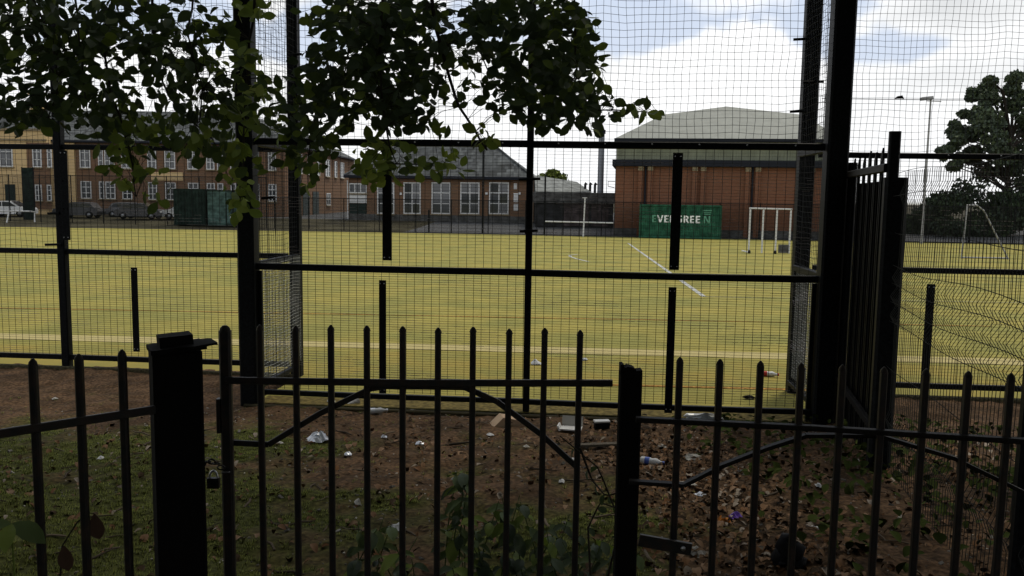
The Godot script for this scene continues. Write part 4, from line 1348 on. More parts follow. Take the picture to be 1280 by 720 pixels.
func railings():
	# the gate, its right stile gone
	var z := -3.1
	var g := thing("iron_gate", "old iron gate of upright bars with arched brace and broken right end", "gate")
	var st := MB.new()
	st.bar(Vector3(-1.054, 0.02, z), Vector3(-1.054, 1.045, z), 0.043, 0.03, Vector3(0, 0, 1), 0.25)
	st.tube([Vector3(-1.054, 1.04, z), Vector3(-1.054, 1.055, z), Vector3(-1.054, 1.064, z)], [0.021, 0.018, 0.008], 10)
	obj("stile", st, M.iron, g)
	for i in 10:
		var x := -0.925 + 0.1308 * i
		upright(g, Vector3(x + rng.randf_range(-0.002, 0.002), 0, z), 0.03, 1.07 + rng.randf_range(-0.004, 0.004), 0.0225, Vector3(0, 0, 1))
	flat_run(g, "rail", [Vector3(-1.05, 0.862, z + 0.017), Vector3(-0.35, 0.863, z + 0.018), Vector3(0.375, 0.874, z + 0.02)], 0.012, 0.026, M.iron)
	flat_run(g, "rail", [Vector3(-1.05, 0.075, z + 0.017), Vector3(0.3, 0.08, z + 0.017)], 0.012, 0.03, M.iron)
	flat_run(g, "arched_brace", [Vector3(-1.05, 0.617, z - 0.016), Vector3(-0.905, 0.612, z - 0.016), Vector3(-0.71, 0.735, z - 0.016), Vector3(-0.52, 0.832, z - 0.016), Vector3(-0.46, 0.842, z - 0.016), Vector3(-0.17, 0.842, z - 0.016), Vector3(-0.05, 0.79, z - 0.016), Vector3(0.12, 0.665, z - 0.016), Vector3(0.25, 0.548, z - 0.01)], 0.01, 0.022, M.iron)
	var la := MB.new(); la.bar(Vector3(-1.082, 0.66, z), Vector3(-1.082, 0.79, z), 0.014, 0.03, Vector3(0, 0, 1)); obj("latch", la, M.iron, g)
	# right panel
	var a := Vector3(0.44, 0, -2.66); var b := Vector3(2.1, 0, -2.5)
	var d := (b - a).normalized()
	var p := thing("railing_panel", "iron railing panel with arched brace right of the slim gate post", "railing")
	for i in 13:
		var c := a + d * (0.094 + 0.1245 * i)
		upright(p, c, -0.02, 1.055 - 0.002 * i, 0.0205, Vector3(0, 0, 1))
	var rl := func(t: float, y: float, off: float) -> Vector3: return a + d * t + Vector3(0, y, off)
	flat_run(p, "rail", [rl.call(-0.04, 0.853, 0.015), rl.call(0.5, 0.848, 0.015), rl.call(1.66, 0.82, 0.015)], 0.03, 0.016, M.iron_worn)
	flat_run(p, "rail", [rl.call(0.0, 0.1, 0.015), rl.call(1.66, 0.09, 0.015)], 0.012, 0.03, M.iron)
	flat_run(p, "arched_brace", [rl.call(-0.05, 0.635, -0.024), rl.call(0.125, 0.632, -0.024), rl.call(0.24, 0.7, -0.024), rl.call(0.38, 0.765, -0.024), rl.call(0.5, 0.812, -0.024), rl.call(0.72, 0.822, -0.024), rl.call(0.95, 0.76, -0.024), rl.call(1.22, 0.635, -0.024), rl.call(1.4, 0.6, -0.024)], 0.03, 0.012, M.iron_worn)
	var lug := MB.new()
	lug.bar(rl.call(-0.02, 0.462, 0.03), rl.call(0.145, 0.44, 0.03), 0.012, 0.04, Vector3.UP, 0.1)
	var lg := obj("lug", lug, M.iron, p)
	var ho := MB.new(); var hc: Vector3 = rl.call(0.118, 0.444, 0.037); ho.tube([hc, hc + Vector3(0, 0, 0.003)], [0.008, 0.008], 10); obj("bolt", ho, M.bolt, lg)
	# left panel, turned towards the camera
	var la0 := Vector3(-1.137, 0, -2.6); var lb := Vector3(-2.217, 0, -1.66)
	var ld := (lb - la0).normalized()
	var l := thing("railing_panel", "iron railing panel at the left of the thick capped gate post", "railing")
	for i in 9:
		var c := la0 + ld * (0.064 + 0.121 * i)
		upright(l, c, -0.02, 1.07, 0.0225, Vector3(0, 0, 1))
	for y in [0.872, 0.1]:
		flat_run(l, "rail", [la0 - ld * 0.07 + Vector3(0, y, 0.014), la0 + ld * 0.6 + Vector3(0, y - 0.006, 0.014), lb + Vector3(0, y - 0.01, 0.014)], 0.012, 0.026, M.iron)
	# gate posts
	var gp := thing("gate_post", "thick square black gate post with stepped cap left of the gate", "gate post")
	var c0 := Vector3(-1.08, 0, -2.7)
	var tb := Basis(Vector3.UP, deg_to_rad(28))
	var m := MB.new()
	m.bar(c0 + Vector3(0, -0.1, 0), c0 + Vector3(0, 1.045, 0), 0.148, 0.148, tb * Vector3(0, 0, 1), 0.05)
	obj("shaft", m, M.timber, gp)
	var cp := MB.new()
	var tilt := Basis(Vector3(0, 0, 1), 0.06) * tb
	cp.box(c0 + Vector3(0.004, 1.055, 0), Vector3(0.165, 0.014, 0.165), tilt)
	cp.plate(PackedVector2Array([Vector2(0.03, -0.08), Vector2(0.09, -0.08), Vector2(0.145, -0.02), Vector2(0.085, 0.085), Vector2(0.03, 0.08)]), 0.007, Transform3D(Basis(Vector3(0, 0, 1), 0.08) * Basis(Vector3.RIGHT, -PI / 2), c0 + Vector3(0, 1.06, 0.0)))
	obj("cap_plate", cp, M.timber, gp)
	var ct := MB.new()
	ct.box(c0 + Vector3(0.0, 1.078, 0), Vector3(0.1, 0.034, 0.1), tilt)
	obj("cap_block", ct, M.timber, gp)
	var gq := thing("gate_post", "slim black gate post with ragged broken top right of the gate", "gate post")
	var c1 := Vector3(0.4, 0, -2.8)
	var pm := MB.new()
	pm.bar(c1 + Vector3(0, -0.1, 0), c1 + Vector3(0, 0.975, 0), 0.072, 0.066, Vector3(0, 0, 1), 0.08)
	pm.plate(PackedVector2Array([Vector2(-0.036, 0.97), Vector2(-0.036, 1.003), Vector2(-0.026, 1.004), Vector2(-0.024, 0.992), Vector2(-0.012, 0.997), Vector2(0.004, 0.994), Vector2(0.012, 0.99), Vector2(0.016, 0.982), Vector2(0.036, 0.985), Vector2(0.036, 0.97)]), 0.05, Transform3D(Basis(), c1))
	obj("shaft", pm, M.timber, gq)
	# chain and padlock
	var ch := thing("padlock", "padlock and chain hanging between the capped post and the gate stile", "padlock")
	var pc := at(267, 600, 2.92)
	var bm := MB.new(); bm.box(pc + Vector3(0, -0.01, 0), Vector3(0.04, 0.036, 0.018)); obj("body", bm, M.iron, ch)
	var sh := MB.new()
	var sp := []
	for i in 9: sp.append(pc + Vector3(cos(PI * i / 8.0) * 0.014, 0.008 + sin(PI * i / 8.0) * 0.024, 0))
	sh.wire(sp, 0.004, 6); obj("shackle", sh, M.bolt, ch)
	for i in 7:
		var lk := MB.new()
		var cc := pc + Vector3(-0.05 + 0.016 * i, 0.05 + 0.03 * sin(i * 0.5) - 0.004 * i, 0.01)
		var ring := []
		for k in 9:
			var an := TAU * k / 8.0
			ring.append(cc + (Vector3(cos(an) * 0.013, sin(an) * 0.008, 0) if i % 2 else Vector3(cos(an) * 0.013, 0, sin(an) * 0.008)))
		lk.wire(ring, 0.0028, 5)
		obj("chain_link", lk, M.iron, ch)

# ---------------------------------------------------------------- the tree overhead
func overhanging_tree():
	var o := thing("overhanging_tree", "broadleaf tree whose leafy twigs hang down across the top of the view", "tree")
	var tr := MB.new()
	tr.tube([Vector3(-3.0, -0.2, 1.6), Vector3(-2.9, 0.8, 1.55), Vector3(-2.7, 2.0, 1.3), Vector3(-2.3, 3.4, 0.7), Vector3(-2.0, 5.2, 0.2), Vector3(-1.6, 7.4, -0.2)], [0.3, 0.22, 0.19, 0.17, 0.12, 0.05], 12)
	obj("trunk", tr, M.bark, o)
	var limbs := [[Vector3(-2.5, 2.9, 0.95), Vector3(-2.0, 3.3, -1.2), Vector3(-1.4, 3.45, -2.8), Vector3(0.3, 3.5, -3.7), Vector3(1.2, 3.4, -4.2)],
		[Vector3(-2.4, 3.2, 0.8), Vector3(-2.6, 3.6, -1.5), Vector3(-2.4, 3.6, -3.2), Vector3(-1.6, 3.6, -4.6)],
		[Vector3(-2.1, 4.6, 0.3), Vector3(0.5, 5.2, -0.4), Vector3(3.0, 5.4, -2.0)],
		[Vector3(-2.0, 5.0, 0.2), Vector3(-3.6, 5.8, -2.0), Vector3(-4.6, 5.8, -4.5)],
		[Vector3(-2.3, 3.8, 0.6), Vector3(0.6, 4.0, 2.0), Vector3(2.8, 3.9, 3.0)]]
	for l in limbs:
		var b := MB.new()
		var rr := []
		for i in l.size(): rr.append(lerpf(0.085, 0.018, float(i) / (l.size() - 1)))
		b.tube(l, rr, 8)
		obj("limb", b, M.bark, o)
	# hanging branches
	var spines := [[[20, -60], [60, 40], [75, 110], [60, 150]], [[150, -60], [130, 40], [140, 120], [160, 180], [170, 245]], [[190, -40], [195, 60], [215, 130], [265, 172], [287, 225]], [[250, -50], [235, 40], [255, 110]], [[320, -40], [312, 60], [306, 150], [300, 255]], [[430, -50], [440, 60], [400, 120], [385, 195]], [[480, -50], [475, 70], [482, 150], [492, 205], [550, 207]], [[535, -40], [548, 50], [562, 95], [578, 140], [595, 165], [608, 187]], [[610, -50], [600, 60], [625, 115]], [[670, -50], [660, 60], [690, 130], [760, 136], [824, 141]], [[720, -50], [720, 80], [728, 118]], [[90, -60], [100, 60], [110, 150]]]
	var nodes := []     # [place, spine]
	for s in spines.size():
		var depth := rng.randf_range(3.15, 3.75)
		var pts := []
		for q in spines[s]: pts.append(at(q[0], q[1], depth + rng.randf_range(-0.12, 0.12)))
		# up out of view to a limb
		var up: Vector3 = pts[0]
		var best := Vector3.ZERO; var bd := 1e9
		for l in [limbs[0], limbs[1]]:
			for i in l.size() - 1:
				for k in 5:
					var c: Vector3 = l[i].lerp(l[i + 1], k / 4.0)
					if c.distance_to(up) < bd: bd = c.distance_to(up); best = c
		pts.insert(0, best.lerp(up, 0.5) + Vector3(0, 0.12, 0))
		pts.insert(0, best)
		var cur := Curve3D.new()
		for i in pts.size():
			var tg: Vector3 = (pts[mini(i + 1, pts.size() - 1)] - pts[maxi(i - 1, 0)]) * 0.17
			cur.add_point(pts[i], -tg, tg)
		var bl := cur.get_baked_length()
		var fine := []; var rad := []
		var n := 26
		for i in n + 1:
			var wob := Vector3(rng.randf_range(-1, 1), rng.randf_range(-1, 1), rng.randf_range(-1, 1)) * 0.004
			fine.append(cur.sample_baked(bl * i / n) + wob)
			rad.append(lerpf(0.011 if s != 7 else 0.013, 0.002 if s != 7 else 0.004, float(i) / n))
		var b := MB.new(); b.tube(fine, rad, 6)
		obj("branch", b, M.twig, o)
		for p in fine: nodes.append(p)
	# leaf masses: (x, y, half width, half height, count, tone), higher tones painted paler as lit leaves
	var blobs := [[60, 35, 80, 50, 200, 0], [40, 110, 70, 42, 140, 0], [150, 30, 70, 40, 105, 0], [110, 140, 60, 28, 65, 0], [230, 40, 60, 45, 72, 0], [250, 110, 55, 35, 62, 0], [190, 100, 50, 30, 32, 0], [215, 160, 50, 22, 42, 1], [30, 152, 35, 12, 25, 0], [165, 205, 34, 42, 62, 2], [262, 178, 40, 20, 34, 1], [302, 215, 22, 48, 52, 2], [314, 110, 18, 60, 36, 2], [318, 10, 20, 14, 14, 2], [100, 80, 60, 50, 90, 0],
		[225, 75, 40, 30, 26, 0], [280, 60, 30, 40, 34, 1], [285, 140, 30, 22, 26, 1], [165, 160, 30, 14, 18, 1], [125, 180, 14, 16, 8, 1], [200, 245, 12, 10, 5, 2], [240, 195, 14, 12, 8, 1], [300, 258, 16, 10, 9, 2], [345, 150, 22, 24, 18, 1], [360, 195, 10, 12, 5, 1], [415, 178, 18, 16, 10, 1], [565, 60, 12, 30, 12, 0], [540, 100, 20, 14, 12, 0], [585, 90, 10, 22, 8, 1], [745, 95, 12, 26, 12, 1], [735, 155, 20, 10, 7, 0], [680, 152, 18, 12, 9, 0], [560, 212, 18, 5, 5, 2], [470, 225, 12, 8, 5, 2],
		[435, 45, 48, 48, 110, 0], [490, 60, 44, 60, 110, 0], [465, 112, 62, 34, 110, 0], [510, 140, 30, 26, 36, 0], [425, 150, 22, 14, 16, 0], [402, 100, 38, 48, 70, 0], [530, 50, 34, 50, 66, 0], [380, 150, 30, 25, 30, 0], [386, 200, 20, 32, 24, 1], [480, 195, 30, 28, 42, 2], [530, 205, 28, 12, 14, 2], [505, 150, 30, 16, 26, 0], [480, 15, 80, 20, 70, 0], [350, 118, 22, 14, 9, 1], [388, 20, 16, 8, 7, 1],
		[640, 40, 50, 44, 115, 0], [700, 55, 36, 60, 95, 0], [672, 112, 36, 42, 75, 0], [715, 128, 32, 28, 44, 0], [740, 40, 12, 30, 10, 1], [628, 110, 26, 36, 32, 0], [725, 80, 25, 50, 44, 0], [757, 130, 30, 18, 15, 0], [795, 134, 16, 9, 7, 1], [820, 141, 8, 5, 3, 2], [606, 170, 18, 10, 8, 2], [655, 20, 80, 22, 70, 0], [592, 40, 18, 40, 24, 0], [570, 125, 16, 16, 6, 1], [545, 165, 12, 9, 3, 1]]
	var leaf_kinds := [leaf_mesh(0.056, 0.036, 0.25, 0.15), leaf_mesh(0.054, 0.038, 0.4, 0.3), leaf_mesh(0.06, 0.036, 0.1, -0.2), leaf_mesh(0.048, 0.034, 0.3, 0.45)]
	var singles := []; var rest := {}
	var tw := MB.new()
	var order := 0
	for bl in blobs:
		for i in int(bl[4] * ((1.75 if bl[1] < 165 else 1.25) if bl[0] < 340 else 2.1)):
			var an := rng.randf() * TAU
			var rr := sqrt(rng.randf())
			var x: float = bl[0] + cos(an) * rr * bl[2]; var y: float = bl[1] + sin(an) * rr * bl[3]
			var p := at(x, y, rng.randf_range(2.95, 3.95))
			# hang it on the nearest branch
			var near := Vector3.ZERO; var nd := 1e9
			for q in nodes:
				var d2: float = (q as Vector3).distance_squared_to(p)
				if d2 < nd: nd = d2; near = q
			if nd > 0.22 * 0.22:
				p = near + (p - near) * lerpf(0.22 / sqrt(nd), 1.0, 0.55)
			var dir := ((p - near).normalized() * 0.5 + Vector3(signf(rng.randf() - 0.5) * 0.5, -0.3, 0) + rnd_dir() * 0.5).normalized()
			var face := (rnd_dir() * 0.8 + Vector3(0, 0.45, 0.7)).normalized()
			if absf(face.dot(dir)) > 0.9: face = Vector3(0, 0, 1)
			var sc := rng.randf_range(0.62, 1.12)
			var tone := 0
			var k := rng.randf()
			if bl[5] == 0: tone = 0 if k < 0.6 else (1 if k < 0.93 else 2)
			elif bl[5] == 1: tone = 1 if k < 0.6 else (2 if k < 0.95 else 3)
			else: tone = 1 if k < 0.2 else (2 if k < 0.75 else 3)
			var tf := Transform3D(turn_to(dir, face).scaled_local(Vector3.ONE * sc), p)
			var kind := rng.randi() % 4
			if order % 15 == 3 and singles.size() < 300: singles.append([tf, kind, tone])
			else:
				var key := Vector2i(kind, tone)
				if not rest.has(key): rest[key] = []
				rest[key].append(tf)
			order += 1
			if i % 2 == 0 and near.distance_to(p) < 0.2:
				var mid := near.lerp(p, 0.55) + Vector3(0, 0.015, 0)
				tw.wire([near, mid, p], 0.0011)
	stuff("twigs", tw, M.twig, o)
	for e in singles:
		var l := MeshInstance3D.new()
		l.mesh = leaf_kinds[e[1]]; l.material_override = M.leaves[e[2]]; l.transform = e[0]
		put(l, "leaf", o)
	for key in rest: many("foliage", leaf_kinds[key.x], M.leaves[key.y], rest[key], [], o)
	# unseen rest of the crown, spread over and behind the camera to block light
	var cm := MB.new()
	for k in 6:
		var d := rnd_dir() * 0.16
		var b := turn_to((rnd_dir() + Vector3(0, -0.4, 0)).normalized(), (rnd_dir() + Vector3(0, 0.8, 0)).normalized())
		var ps := [Vector3(0, 0.06, 0), Vector3(0.045, 0.0, 0.008), Vector3(0, -0.07, 0), Vector3(-0.045, 0.0, 0.008)]
		cm.quad(b * ps[0] + d, b * ps[1] + d, b * ps[2] + d, b * ps[3] + d)
	var pl := []
	while pl.size() < 30000:
		var p := Vector3(rng.randf_range(-11, 11), rng.randf_range(0.2, 9.5), rng.randf_range(-9.5, 8.0))
		var e := Vector3(p.x / 11.0, (p.y - 4.4) / 5.1, (p.z + 0.7) / 8.8)
		var r := e.length()
		if r > 1.0 or (r < 0.5 and p.y > 5.0): continue
		# added low foliage, only behind and well to the sides, keeps light out
		var low := 3.6 + 0.22 * maxf(-p.z - 6.0, 0.0)
		if p.z > 2.4: low = 0.4
		elif absf(p.x) > 3.2 + 0.8 * absf(minf(p.z, 0.0)): low = 1.2
		if p.y < low: continue
		if patch.get_noise_3d(p.x * 1.2, p.y * 1.2, p.z * 1.2) < -0.04: continue
		pl.append(Transform3D(Basis.from_euler(Vector3(rng.randf_range(-0.5, 0.5), rng.randf() * TAU, rng.randf_range(-0.5, 0.5))).scaled(Vector3.ONE * rng.randf_range(0.8, 1.4)), p))
	many("crown", cm.mesh(), M.leaves[1], pl, [], o)

# ---------------------------------------------------------------- litter
# a crumpled sheet about w x h, its corners and ridges pushed about
func crumple(w: float, h: float, bulge: float, n := 6) -> MB:
	var mb := MB.new()
	var pts := []
	for j in n + 1:
		var row := []
		for i in n + 1:
			var x := (float(i) / n - 0.5) * w; var z := (float(j) / n - 0.5) * h
			var e := 1.0 - pow(maxf(absf(float(i) / n - 0.5), absf(float(j) / n - 0.5)) * 2.0, 2.0)
			row.append(Vector3(x + rng.randf_range(-1, 1) * w * 0.06, 0.008 + bulge * e * rng.randf_range(0.55, 1.1) + rng.randf() * bulge * 0.35, z + rng.randf_range(-1, 1) * h * 0.06))
		pts.append(row)
	for j in n:
		for i in n:
			mb.tri(pts[j][i], pts[j][i + 1], pts[j + 1][i + 1]); mb.tri(pts[j][i], pts[j + 1][i + 1], pts[j + 1][i])
	for k in mb.n.size():
		if mb.n[k].y < 0: mb.n[k] = -mb.n[k]
	return mb

func drop(called: String, label: String, category: String, mb: MB, m: Material, x: float, y: float, turn := 0.0, on := "ground", lift := 0.0):
	var p := on_ground(x, y) if on == "ground" else on_pitch(x, y)
	var o := obj(called, mb, m)
	o.position = p + Vector3(0, lift, 0); o.rotation.y = turn
	tag(o, label, category)
	return o

func bottle(called: String, label: String, x: float, y: float, turn: float, l: float, m: Material, cap: Material, on := "ground"):
	var p := on_ground(x, y) if on == "ground" else on_pitch(x, y)
	var o := thing(called, label, "bottle", "", p + Vector3(0, l * 0.15, 0))
	o.rotation.y = turn
	var r := l * 0.15
	var b := MB.new()
	b.tube([Vector3(-l * 0.5, 0, 0), Vector3(-l * 0.46, 0, 0), Vector3(-l * 0.1, 0, 0), Vector3(0, 0, 0), Vector3(l * 0.18, 0, 0), Vector3(l * 0.36, 0, 0), Vector3(l * 0.45, 0, 0)], [r * 0.75, r, r, r * 0.86, r, r * 0.45, r * 0.4], 12)
	obj("body", b, m, o)
	var c := MB.new(); c.tube([Vector3(l * 0.44, 0, 0), Vector3(l * 0.52, 0, 0)], [r * 0.48, r * 0.48], 10); obj("cap", c, cap, o)
	var lb := MB.new(); lb.tube([Vector3(-l * 0.3, 0, 0), Vector3(-l * 0.1, 0, 0)], [r * 1.03, r * 1.03], 12); obj("label", lb, cap, o)

func litter():
	var white := mat(lin(0.6, 0.6, 0.6), 0.6)
	var off := mat(lin(0.42, 0.4, 0.36), 0.8)
	var foil := mat(lin(0.5, 0.52, 0.56), 0.35, 0.5)
	var card := mat(lin(0.5, 0.36, 0.24), 0.85)
	var clear := mat(lin(0.45, 0.47, 0.48), 0.25)
	var blue := mat(lin(0.06, 0.12, 0.45), 0.4)
	var red := mat(lin(0.4, 0.05, 0.04), 0.5)
	var purple := mat(lin(0.14, 0.05, 0.4), 0.4, 0.3)
	var orange := mat(lin(0.6, 0.2, 0.03), 0.5)
	var black := mat(lin(0.008, 0.008, 0.009), 0.6)
	var wood := mat(lin(0.2, 0.17, 0.13), 0.9, 0.0, M.grain, 3.0)
	drop("crisp_packet", "crumpled silver crisp packet on bare soil near the gate's left side", "wrapper", crumple(0.15, 0.13, 0.07, 7), foil, 399, 553, 0.5)
	drop("plastic_cup_shard", "torn white plastic piece by the foot of the fence", "litter", crumple(0.08, 0.06, 0.06, 4), white, 414, 506, 0.2)
	# white cup
	var p := on_ground(441, 508)
	var cup := thing("plastic_cup", "white plastic cup lying on its side at the fence foot", "cup", "", p + Vector3(0, 0.045, 0))
	cup.rotation = Vector3(0.1, 0.6, 0.25)
	var cb := MB.new(); cb.tube([Vector3(-0.06, -0.01, 0), Vector3(0.05, 0, 0)], [0.034, 0.047], 14); obj("body", cb, white, cup)
	var cr := MB.new(); cr.tube([Vector3(0.048, 0, 0), Vector3(0.056, 0, 0)], [0.051, 0.051], 14); obj("rim", cr, white, cup)
	bottle("plastic_bottle", "clear crushed plastic bottle lying on the soil before the fence", 471, 518, 0.35, 0.2, clear, foil)
	# cardboard wedge
	p = on_ground(633, 531)
	var wd := MB.new(); wd.plate(PackedVector2Array([Vector2(-0.13, 0), Vector2(0.11, 0), Vector2(0.13, 0.05), Vector2(-0.04, 0.085)]), 0.16)
	drop("food_carton", "flattened pale cardboard carton at the edge of the soil", "carton", wd, card, 632, 531, 0.25)
	# tray
	p = on_ground(714, 538)
	var tr := thing("foam_tray", "open white foam tray lying beside the slim gate post", "tray", "", p + Vector3(0, 0.01, 0))
	tr.rotation.y = -0.2
	var t1 := MB.new(); t1.box(Vector3(0, 0.008, 0), Vector3(0.18, 0.012, 0.13)); obj("base", t1, white, tr)
	var t2 := MB.new(); t2.box(Vector3(0, 0.05, -0.08), Vector3(0.18, 0.09, 0.012), Basis(Vector3.RIGHT, -0.35)); obj("lid", t2, off, tr)
	var t3 := MB.new(); t3.box(Vector3(-0.1, 0.02, 0.02), Vector3(0.012, 0.045, 0.12), Basis(Vector3(0, 0, 1), 0.4)); obj("flap", t3, white, tr)
	p = on_ground(752, 536)
	var bx := thing("drink_carton", "small dark drink carton with white top near the fence", "carton", "", p)
	bx.rotation.y = 0.15
	var b1 := MB.new(); b1.box(Vector3(0, 0.03, 0), Vector3(0.13, 0.06, 0.07)); obj("body", b1, black, bx)
	var b2 := MB.new(); b2.box(Vector3(0, 0.068, 0), Vector3(0.135, 0.014, 0.075)); obj("top", b2, white, bx)
	var pk := MB.new(); pk.bar(Vector3(-0.19, 0.02, 0.02), Vector3(0.17, 0.025, -0.02), 0.06, 0.02); drop("plank", "short weathered grey plank lying flat left of the slim gate post", "plank", pk, wood, 751, 560, 0.02)
	var sc := MB.new(); sc.tube([Vector3(0, 0.02, -0.03), Vector3(0, 0.025, 0.03)], [0.035, 0.026], 12); drop("paper_cup", "white paper cup end beside the slim gate post", "cup", sc, white, 778, 560, 0.3, "ground", 0.012)
	bottle("water_bottle", "flattened plastic bottle with blue label right of the slim gate post", 815, 582, -0.45, 0.17, white, blue)
	drop("paper_sheet", "grey crumpled paper sheet behind the right railing", "paper", crumple(0.13, 0.1, 0.03), off, 866, 575, 0.4)
	drop("carrier_bag", "long pale plastic bag strewn at the foot of the fence bay", "plastic bag", crumple(0.42, 0.13, 0.05, 8), clear, 882, 525, -0.04)
	bottle("milk_bottle", "white plastic bottle with red cap lying on the turf in the bay", 961, 471, -0.25, 0.22, white, red, "pitch")
	drop("black_tin", "small black tin on the turf near the right of the bay", "tin", crumple(0.12, 0.07, 0.04, 4), black, 936, 499, 0.1, "pitch")
	drop("wrapper_on_turf", "small pale wrapper on the turf behind the slim middle post", "wrapper", crumple(0.14, 0.1, 0.05, 4), white, 670, 456, 0.1, "pitch")
	drop("bag_scrap", "pale plastic scrap on the turf left of centre", "plastic scrap", crumple(0.1, 0.06, 0.03, 4), clear, 730, 451, 0.1, "pitch")
	drop("purple_wrapper", "small purple sweet wrapper among the dead leaves", "wrapper", crumple(0.07, 0.05, 0.03, 4), purple, 919, 649, 0.5)
	drop("orange_wrapper", "orange and white sweet wrapper among the dead leaves", "wrapper", crumple(0.06, 0.06, 0.03, 4), orange, 905, 654, 0.1)
	var st := MB.new(); st.bar(Vector3(-0.05, 0.012, 0), Vector3(0.05, 0.016, 0), 0.016, 0.008); drop("white_stick", "white flat stick on the leaf litter at the right", "stick", st, white, 1019, 662, -0.85)
	drop("torn_paper", "torn white paper scrap on the grass below the gate", "paper", crumple(0.075, 0.06, 0.035, 4), white, 497, 664, 0.6)
	drop("pale_feather", "narrow pale scrap standing in the grass left of the torn paper", "scrap", crumple(0.03, 0.07, 0.03, 3), off, 447, 632, 0.4)
	drop("grey_card", "grey card scrap beside the arched brace of the right railing", "card", crumple(0.1, 0.07, 0.015, 4), off, 860, 606, 0.1)
	drop("white_wrapper", "dull white wrapper under the right railing lug", "wrapper", crumple(0.07, 0.07, 0.04, 5), off, 870, 695, 0.7)
	drop("burger_box_scrap", "small grey box scrap by the fence foot left of centre", "scrap", crumple(0.08, 0.05, 0.04, 4), off, 516, 518, 0.2)
	drop("foil_scrap", "pale scrap near the gate's right end below the brace", "scrap", crumple(0.09, 0.05, 0.02, 4), white, 717, 577, 0.0)
	# small scraps trodden into the soil
	var spots := [[347, 556, "first and second gate bars"], [435, 570, "third and fourth gate bars"], [480, 548, "fourth and fifth gate bars"], [525, 556, "fifth and sixth gate bars"], [569, 602, "sixth and seventh gate bars"], [613, 545, "seventh and eighth gate bars"], [658, 560, "eighth and ninth gate bars"], [702, 604, "ninth and tenth gate bars"], [828, 560, "slim gate post and the first bar of the right railing"], [875, 620, "first and second bars of the right railing"], [925, 590, "second and third bars of the right railing"], [973, 560, "third and fourth bars of the right railing"], [1023, 610, "fourth and fifth bars of the right railing"], [69, 500, "two leftmost bars of the left railing"], [126, 575, "two left railing bars nearest the capped post"]]
	for q in spots:
		var sp: Node = drop("paper_scrap", "pale paper scrap between the " + q[2], "paper scrap", crumple(rng.randf_range(0.035, 0.085), rng.randf_range(0.03, 0.055), 0.018, 3), [white, off, foil][rng.randi() % 3], q[0], q[1], rng.randf() * 3.0)
		sp.set_meta("group", "paper scraps on the soil")
	# black sack
	p = on_ground(985, 712)
	var bs := MB.new()
	var pts := []; var rad := []
	for i in 8:
		var t := i / 7.0
		pts.append(Vector3(0.012 * sin(i * 2.1), 0.0 + 0.15 * t, 0.01 * cos(i * 1.7))); rad.append(0.075 * sqrt(maxf(0.02, 1.0 - pow(t, 2.2))) * rng.randf_range(0.9, 1.1))
	bs.tube(pts, rad, 14)
	drop("black_sack", "small knotted black sack on the dead leaves at the right", "sack", bs, black, 985, 708, 0.0)
	var sk := MB.new(); sk.tube([Vector3(-0.14, 0.015, 0.02), Vector3(-0.03, 0.025, 0), Vector3(0.12, 0.02, -0.05)], [0.009, 0.011, 0.006], 6); drop("fallen_twig", "dark fallen twig on bare soil behind the middle of the gate", "twig", sk, M.twig, 571, 559, 0.2)
	# dead leaves
	var lf := leaf_mesh(0.07, 0.055, 0.5, 0.7)
	var pl := []; var cs := []
	while pl.size() < 6500:
		var x := rng.randf_range(-3.5, 4.0); var z := rng.randf_range(-7.9, -2.6)
		var keep := (0.10 + 0.9 * smoothstep(0.4, 1.1, x)) * (1.0 - 0.8 * smoothstep(1.3, 1.9, x))
		keep *= 1.0 if z > -6.8 else 0.4
		if rng.randf() > keep: continue
		var b := Basis.from_euler(Vector3(-PI / 2 + rng.randf_range(-0.6, 0.6), rng.randf() * TAU, rng.randf_range(-0.5, 0.5)), EULER_ORDER_YXZ)
		pl.append(Transform3D(b.scaled(Vector3.ONE * rng.randf_range(0.2, 0.8)), Vector3(x, ground_y(x, z) + 0.006 + rng.randf() * 0.025, z)))
		var k := rng.randf()
		var c := Color(0.13, 0.065, 0.03).lerp(Color(0.2, 0.13, 0.08), k)
		if rng.randf() < 0.15: c = Color(0.24, 0.2, 0.16)
		if rng.randf() < 0.3: c = Color(0.06, 0.04, 0.025)
		cs.append(c)
	tag(many("leaf_litter", lf, M.tinted, pl, cs), "brown dead leaves strewn over the soil behind the railings", "dead leaves")
	# dark ground cover at the right
	var iv := leaf_mesh(0.07, 0.06, 0.3, 0.4)
	pl = []
	while pl.size() < 1800:
		var x := rng.randf_range(1.2, 4.5); var z := rng.randf_range(-7.6, -2.4)
		if rng.randf() > smoothstep(1.2, 1.9, x) * (0.35 + patch.get_noise_2d(x * 4.0, z * 4.0) * 1.6): continue
		var b := Basis.from_euler(Vector3(-PI / 2 + rng.randf_range(-0.9, 0.9), rng.randf() * TAU, rng.randf_range(-0.5, 0.5)), EULER_ORDER_YXZ)
		pl.append(Transform3D(b.scaled(Vector3.ONE * rng.randf_range(0.5, 1.1)), Vector3(x, ground_y(x, z) + 0.02 + rng.randf() * 0.1, z)))
	tag(many("ground_ivy", iv, M.ivy, pl, []), "dark green ivy covering the ground at the right behind the railing", "ivy")
	# twigs lying about
	var tb := MB.new()
	tb.tube([Vector3(-0.5, 0, 0), Vector3(-0.1, 0.03, 0.05), Vector3(0.25, 0, -0.02), Vector3(0.5, 0.02, 0.04)], [0.035, 0.04, 0.03, 0.015], 5)
	pl = []; cs = []
